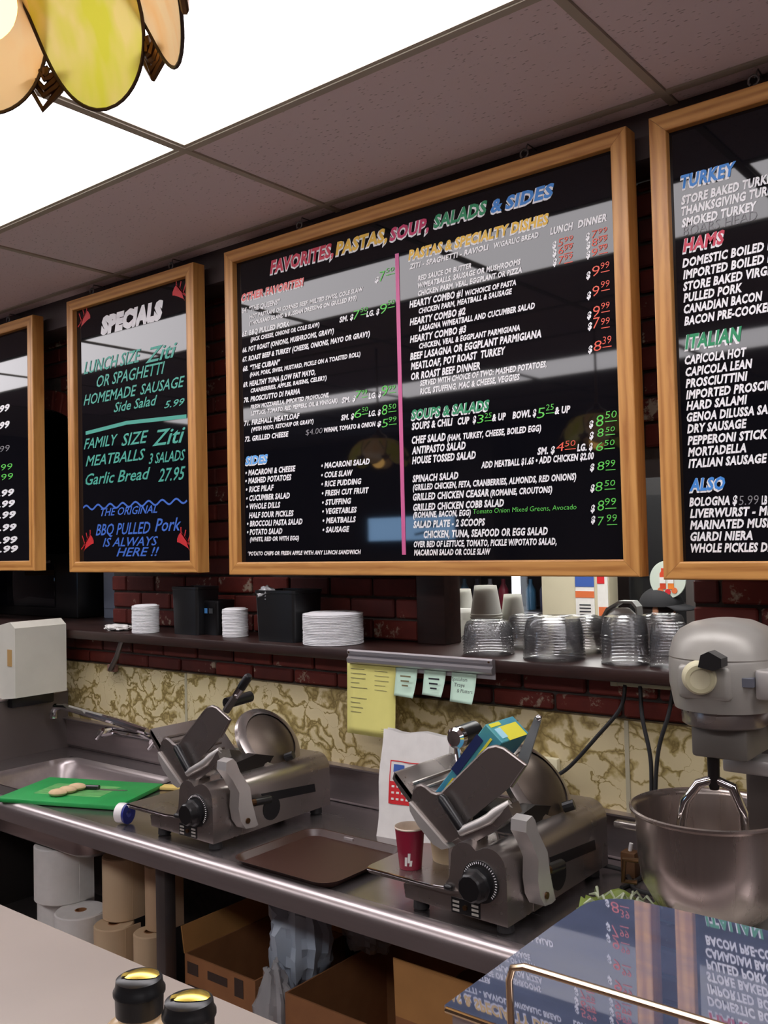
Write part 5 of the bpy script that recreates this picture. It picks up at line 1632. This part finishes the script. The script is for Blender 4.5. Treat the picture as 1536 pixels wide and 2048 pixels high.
for s in (-1, 1):
    MB().sphere((hx - .005, s * .082, hz - .005), (.018, .008, .026), 12, 8).build('ear', SKIN, pr)
    MB().sphere((.088 * S, s * .03, hz + .01), (.008, .011, .007), 10, 6).build('eye', INK, pr)
MB().sphere((.082 * S, 0, hz - .062), (.01, .022, .006), 12, 6).build('mouth', mat('lips', rgb(150, 82, 76), .5), pr)
MB().sphere((hx - .02, 0, hz - .005), (.088, .088, .085), 20, 12).build('hair', mat('dark_hair', rgb(28, 20, 18), .7), pr)
cp = MB()
cp.grid(lambda u, v: (hx - .004 + .122 * math.cos(2 * PI * u) * math.sin(v * PI / 2 + .0001), .102 * math.sin(2 * PI * u) * math.sin(v * PI / 2 + .0001), hz + .016 + .104 * math.cos(v * PI / 2)), 28, 10)
cp.build('cap_crown', CLOTH_B, pr)
MB().grid(lambda u, v: (hx + .085 - .05 + .165 * v * math.sqrt(max(0, 1 - (2 * u - 1) ** 2 * .8)), (2 * u - 1) * .088, hz + .024 - .03 * v * v + .012 * (1 - (2 * u - 1) ** 2)), 14, 6).build('cap_brim', CLOTH_B, pr).modifiers.new('thickness', 'SOLIDIFY').thickness = .005

# dark appliances behind the arch
ov = thing('dark_oven', 'black oven front standing in the dark arched opening', 'oven', (-4.60, 2.72, 1.405))
MB().bbox(-.42, .42, 0, .4, .0, .33, .01).build('oven_body', mat('oven_black', rgb(14, 13, 14), .3), ov)
MB().bbox(-.36, .22, -.006, .002, .05, .28, .004).build('oven_window', BLACK_ACR, ov)
MB().tube([(-.34, -.02, .29), (.2, -.02, .29)], .007).build('oven_handle', GREY_METAL, ov)
sp = thing('steel_cabinet', 'tall stainless cabinet side beside the brick pier', 'cabinet', (-3.97, 2.81, 1.404))
MB().bbox(-.12, .21, 0, .5, 0, .75, .006).build('cabinet_body', mat('pale_steel', rgb(150, 158, 176), .45, .4), sp)
MB().bbox(-.11, .20, -.006, .002, .05, .70, .004).build('cabinet_panel', mat('pale_steel', rgb(150, 158, 176), .45, .4), sp)

# lit sign and pillars on the customers' side, seen as reflections
sg = thing('lit_sign', 'pale blue illuminated sign on the wall across the room', 'sign', (-5.85, -3.30, 1.78))
MB().box(-.80, .62, 0, .09, -.02, .27).build('sign_box', BLACK_PL, sg, 0)
MB().box(-.78, .60, .088, .094, 0, .25).build('sign_face', emit_mat('sign_blue', (.36, .62, 1, 1), 7.0), sg, 0)
GS = mat('sign_green', rgb(20, 90, 80), .6)
for i in range(5): MB().box(-.10 + i * .055, -.06 + i * .055, .094, .097, .13, .19).build('sign_mark', GS, sg, 0)
MB().prism([(-.14, .07), (.0, .09), (.2, .06), (.2, .04), (.0, .065), (-.14, .045)], 'y', .094, .097).build('sign_wave', GS, sg, 0)
struct(MB().bbox(-5.20, -4.75, -3.1, -2.8, 0, ZC, .01).build('pillar_1', DARK_WALL))

# ================================================================== under the worktop
def roll(label, x, y, z, r, h, m, core=.02):
    t = thing('paper_roll', label, 'paper roll', (x, y, z))
    MB().lathe([(core, 0), (r - .004, 0), (r, .004), (r, h - .004), (r - .004, h), (core, h)], 40).build('paper_wound', m, t, 40)
    MB().lathe([(core, h * .02), (core + .001, h), (core - .003, h + .001), (core - .003, h * .02)], 20).build('core', CARD, t)
    MB().box(r * .95, r * 1.0 + .001, -.002, .06, .002, h - .002).build('loose_end', m, t, 0)
BPAP = mat('brown_towel', rgb(190, 160, 128), .85)
TAN = mat('tan_towel', rgb(206, 180, 146), .85)
roll('big white paper roll on top of the stack below the sink', -3.17, 1.99, .46, .105, .20, WHITE_PAPER)
roll('white paper roll below, next to the big white one', -3.0, 1.95, .262, .09, .198, WHITE_PAPER)
roll('tan paper towel roll standing on another under the worktop', -2.825, 2.0, .462, .065, .215, TAN)
roll('tan paper towel roll at the bottom beside the white one', -2.80, 1.95, .262, .068, .198, TAN)
roll('narrow cream towel roll on top next to the cardboard', -2.635, 2.02, .462, .05, .215, BPAP)
roll('narrow cream towel roll at the bottom by the table leg', -2.64, 1.98, .262, .055, .198, TAN)
roll('white paper roll at the bottom below the big white one', -3.21, 2.02, .262, .1, .197, WHITE_PAPER)
def carton(label, x0, x1, y0, y1, z0, h, flaps, marks=(), m=CARD):
    t = thing('cardboard_box', label, 'cardboard box', ((x0 + x1) / 2, (y0 + y1) / 2, z0))
    X, Y = (x1 - x0) / 2, (y1 - y0) / 2
    c = .005
    b = MB().box(-X, X, -Y, -Y + c, 0, h).box(-X, X, Y - c, Y, 0, h).box(-X, -X + c, -Y + c, Y - c, 0, h).box(X - c, X, -Y + c, Y - c, 0, h).box(-X + c, X - c, -Y + c, Y - c, 0, c)
    b.build('carton_walls', m, t, 0)
    for side, ang, ln_ in flaps:
        a = math.radians(ang)
        if side == 'f': p = [(-X, -Y, h), (X, -Y, h), (X, -Y - ln_ * math.cos(a), h + ln_ * math.sin(a)), (-X, -Y - ln_ * math.cos(a), h + ln_ * math.sin(a))]
        if side == 'b': p = [(-X, Y, h), (X, Y, h), (X, Y + ln_ * math.cos(a), h + ln_ * math.sin(a)), (-X, Y + ln_ * math.cos(a), h + ln_ * math.sin(a))]
        if side == 'l': p = [(-X, -Y, h), (-X, Y, h), (-X - ln_ * math.cos(a), Y, h + ln_ * math.sin(a)), (-X - ln_ * math.cos(a), -Y, h + ln_ * math.sin(a))]
        if side == 'r': p = [(X, -Y, h), (X, Y, h), (X + ln_ * math.cos(a), Y, h + ln_ * math.sin(a)), (X + ln_ * math.cos(a), -Y, h + ln_ * math.sin(a))]
        f = MB().add(p, [(0, 1, 2, 3)]).build('flap', CARD_IN, t, 0)
        f.modifiers.new('thickness', 'SOLIDIFY').thickness = .004
    for a, b_, c_, d_ in marks: MB().box(-X + 2 * X * a, -X + 2 * X * b_, -Y - .0012, -Y, h * c_, h * d_).build('printed_mark', mat('box_ink', rgb(58, 42, 34), .8), t, 0)
    return t
carton('printed cardboard box right of the table leg', -2.31, -2.00, 1.86, 2.25, .262, .25, [('b', 70, .1), ('l', 80, .08)], [(.04, .2, .78, .92), (.34, .62, .8, .9), (.72, .84, .74, .95), (.05, .3, .5, .54), (.5, .9, .45, .49), (.05, .25, .62, .65)])
carton('open cardboard box in front of the crumpled plastic bags', -1.86, -1.50, 1.84, 2.28, .262, .265, [('b', 75, .10)], [(.5, .62, .62, .78), (.66, .8, .62, .74), (.84, .9, .62, .78)])
carton('cardboard box with one tan flap raised upright', -1.494, -1.235, 1.865, 2.3, .262, .3, [('f', 88, .145), ('b', 80, .12)], [(.15, .3, .6, .8)], CARD)
for i, (c, r, sq, lb) in enumerate((((-1.955, 2.0, .60), .115, (.8, .75, 1.25), 'bluish crumpled plastic bag above the printed cardboard box'), ((-1.80, 2.14, .62), .10, (.9, .8, .7), 'small crumpled plastic bag behind the open cardboard box'), ((-1.925, 1.865, .43), .095, (.62, .5, 1.55), 'clear crumpled plastic bag hanging between two cardboard boxes'))):
    tag(crumple('plastic_bag', c, r, FILM if i != 0 else mat('frosted_bag', rgb(172, 184, 198), .35), None, 20 + i, sq), lb, 'plastic bag')

# ================================================================== service counter, case and bottles in the foreground
ct = thing('service_counter', 'pale grey laminate service counter in the lower left foreground', 'counter', (-2.2, .43, 0))
MB().bbox(-3.0, 3.6, -.31, .314, 1.19, 1.22, .004).build('counter_top', LAMINATE, ct)
MB().bbox(-2.98, 3.58, -.27, .27, 0, 1.19, .004).build('counter_body', DARK_WALL, ct)
dc_ = thing('display_case', 'polished metal topped display case with wire rail in the right foreground', 'display case', (0.0, .484, 1.22))
TOPZ = .295
outline = [(-.282, -.092), (.62, -.092), (.62, .094)] + [(-.235, .094)] + arc(-.255, .064, .03, 90, 180, 6)[1:] + [(-.285, .03)]
MB().prism(outline, 'z', TOPZ - .003, TOPZ).build('top_sheet', CASE_TOP, dc_, 0)
MB().prism([(p[0] * .995 + .002, p[1] * .98) for p in outline], 'z', .0, TOPZ - .003).build('case_body', STEEL, dc_, 30)
MB().tube([(-.281, -.092, TOPZ - .002), (.62, -.092, TOPZ - .002)], .0016, 8).build('front_edge', BRASS if False else mat('warm_steel', rgb(196, 170, 140), .2, 1.0), dc_)
rp = [(-.226, -.095, TOPZ - .05), (-.226, -.118, TOPZ - .045), (-.227, -.118, TOPZ + .037), (-.225, -.118, TOPZ + .043), (-.219, -.118, TOPZ + .045), (.6, -.116, TOPZ + .045)]
MB().tube(rp, .0017, 10).build('wire_rail', MATS['warm_steel'], dc_)
def bottle(label, x, y):
    t = thing('sauce_bottle', label, 'bottle', (x, y, 1.22))
    MB().lathe([(0, 0), (.032, 0), (.034, .004), (.034, .13), (.032, .15), (.027, .164), (.019, .171), (.0165, .172), (.0165, .18), (0, .18)], 32).build('bottle_body', mat('cream_dressing', rgb(212, 184, 146), .25), t)
    MB().lathe([(.0170, .174), (.0180, .175), (.0184, .189), (.0198, .190), (.0198, .1925), (.0182, .195), (.0175, .2005), (.015, .202), (0, .202)], 32).build('cap', BLACK_PL, t)
    def leaf(u, v):
        a = (u - .5) * 2
        L = .0138 * a
        W = .0095 * math.sqrt(max(0, 1 - a * a)) * (v - .5) * 2
        return (L + .002, W + .003 * (1 - a * a), .2026 + .0016 * (1 - a * a) * (1 - ((v - .5) * 2) ** 2))
    q = MB().grid(leaf, 14, 8)
    q.xf(Matrix.Rotation(.7, 4, 'Z'))
    q.build('gold_emblem', GOLD, t)
    q = MB().grid(lambda u, v: (-.0135 + .006 * u, -.003 + .006 * v + .002 * u, .2028 + .0006 * math.sin(PI * u)), 4, 4)
    q.xf(Matrix.Rotation(.7, 4, 'Z'))
    q.build('gold_emblem', GOLD, t)
bottle('left of two cream sauce bottles with black cap on the counter', -.609, .446)
bottle('right of two cream sauce bottles with black cap on the counter', -.550, .446)

# ================================================================== hanging glass lamps
def lamp(label, x, y, zl):
    t = thing('pendant_lamp', label, 'pendant lamp', (x, y, zl))
    n = 8
    for k in range(n):
        a = 2 * PI * (k + LAMP_PH) / n
        def fn(u, v):
            s = (u - .5) * 2
            vv = 1 - (1 - v) ** 1.6
            hw = .074 * (1 - max(0, (.45 - vv) / .45) ** 2 * .6) if vv < .45 else .074 * max(0, 1 - ((vv - .45) / .55) ** 3.2) ** .5
            rad = .045 + .146 * math.sin(vv * PI / 2 * .95) ** .9
            z = .165 * (1 - vv ** 1.7)
            off = s * hw
            rr = rad - off * off * 1.6 + .004 * (k % 2)
            return (rr * math.cos(a) - off * math.sin(a), rr * math.sin(a) + off * math.cos(a), z)
        g = MB().grid(fn, 12, 24).build('glass_petal', PETAL_P if k % 2 else PETAL_G, t, 60)
        rim = [fn(0, j / 24) for j in range(5, 25)] + [fn(1, j / 24) for j in range(24, 4, -1)]
        MB().tube(rim, .0022, 6).build('petal_came', BLACKENED, g)
        # pierced metal leaf between two petals
        b = a + PI / n
        rnd = random.Random(k)
        fil = MB()
        for q in range(5):
            r0 = .200 - .003 * q
            pts = [(r0 * math.cos(b + d), r0 * math.sin(b + d), z + rnd.uniform(-.006, .006)) for d, z in ((-.13 + .03 * q, .052), (-.05 + .015 * q, .030 + .006 * q), (.05 - .01 * q, .018 + .008 * q), (.14 - .03 * q, .05))]
            fil.tube(pts, [.003, .0045, .004, .003], 6)
        fil.build('filigree', BRASS, t)
    MB().lathe([(.05, .158), (.056, .163), (.048, .185), (.02, .20), (.012, .22), (0, .22)], 24).build('crown_cap', BRASS, t)
    MB().lathe([(.018, .06), (.018, .16)], 16, close=True).build('socket', BRASS, t)
    MB().sphere((-.004, 0, .028), .038, 24, 16).build('globe_bulb', BULB, t)
    MB().tube([(0, 0, .22), (0, 0, ZC - zl)], .006, 8).build('hanging_rod', BRASS, t)
    return t
LAMP_PH = .36
BULB = emit_mat('amber_globe', (1, .56, .16, 1), 5.0)
lamp('stained glass pendant lamp of green and peach petals at the top left', -.858, .456, 2.262)
lamp('stained glass pendant lamp reflected in the middle menu board', -2.10, .42, 2.215)
lamp('stained glass pendant lamp reflected beside the sides list', -3.53, .42, 2.215)
bpy.context.view_layer.update()
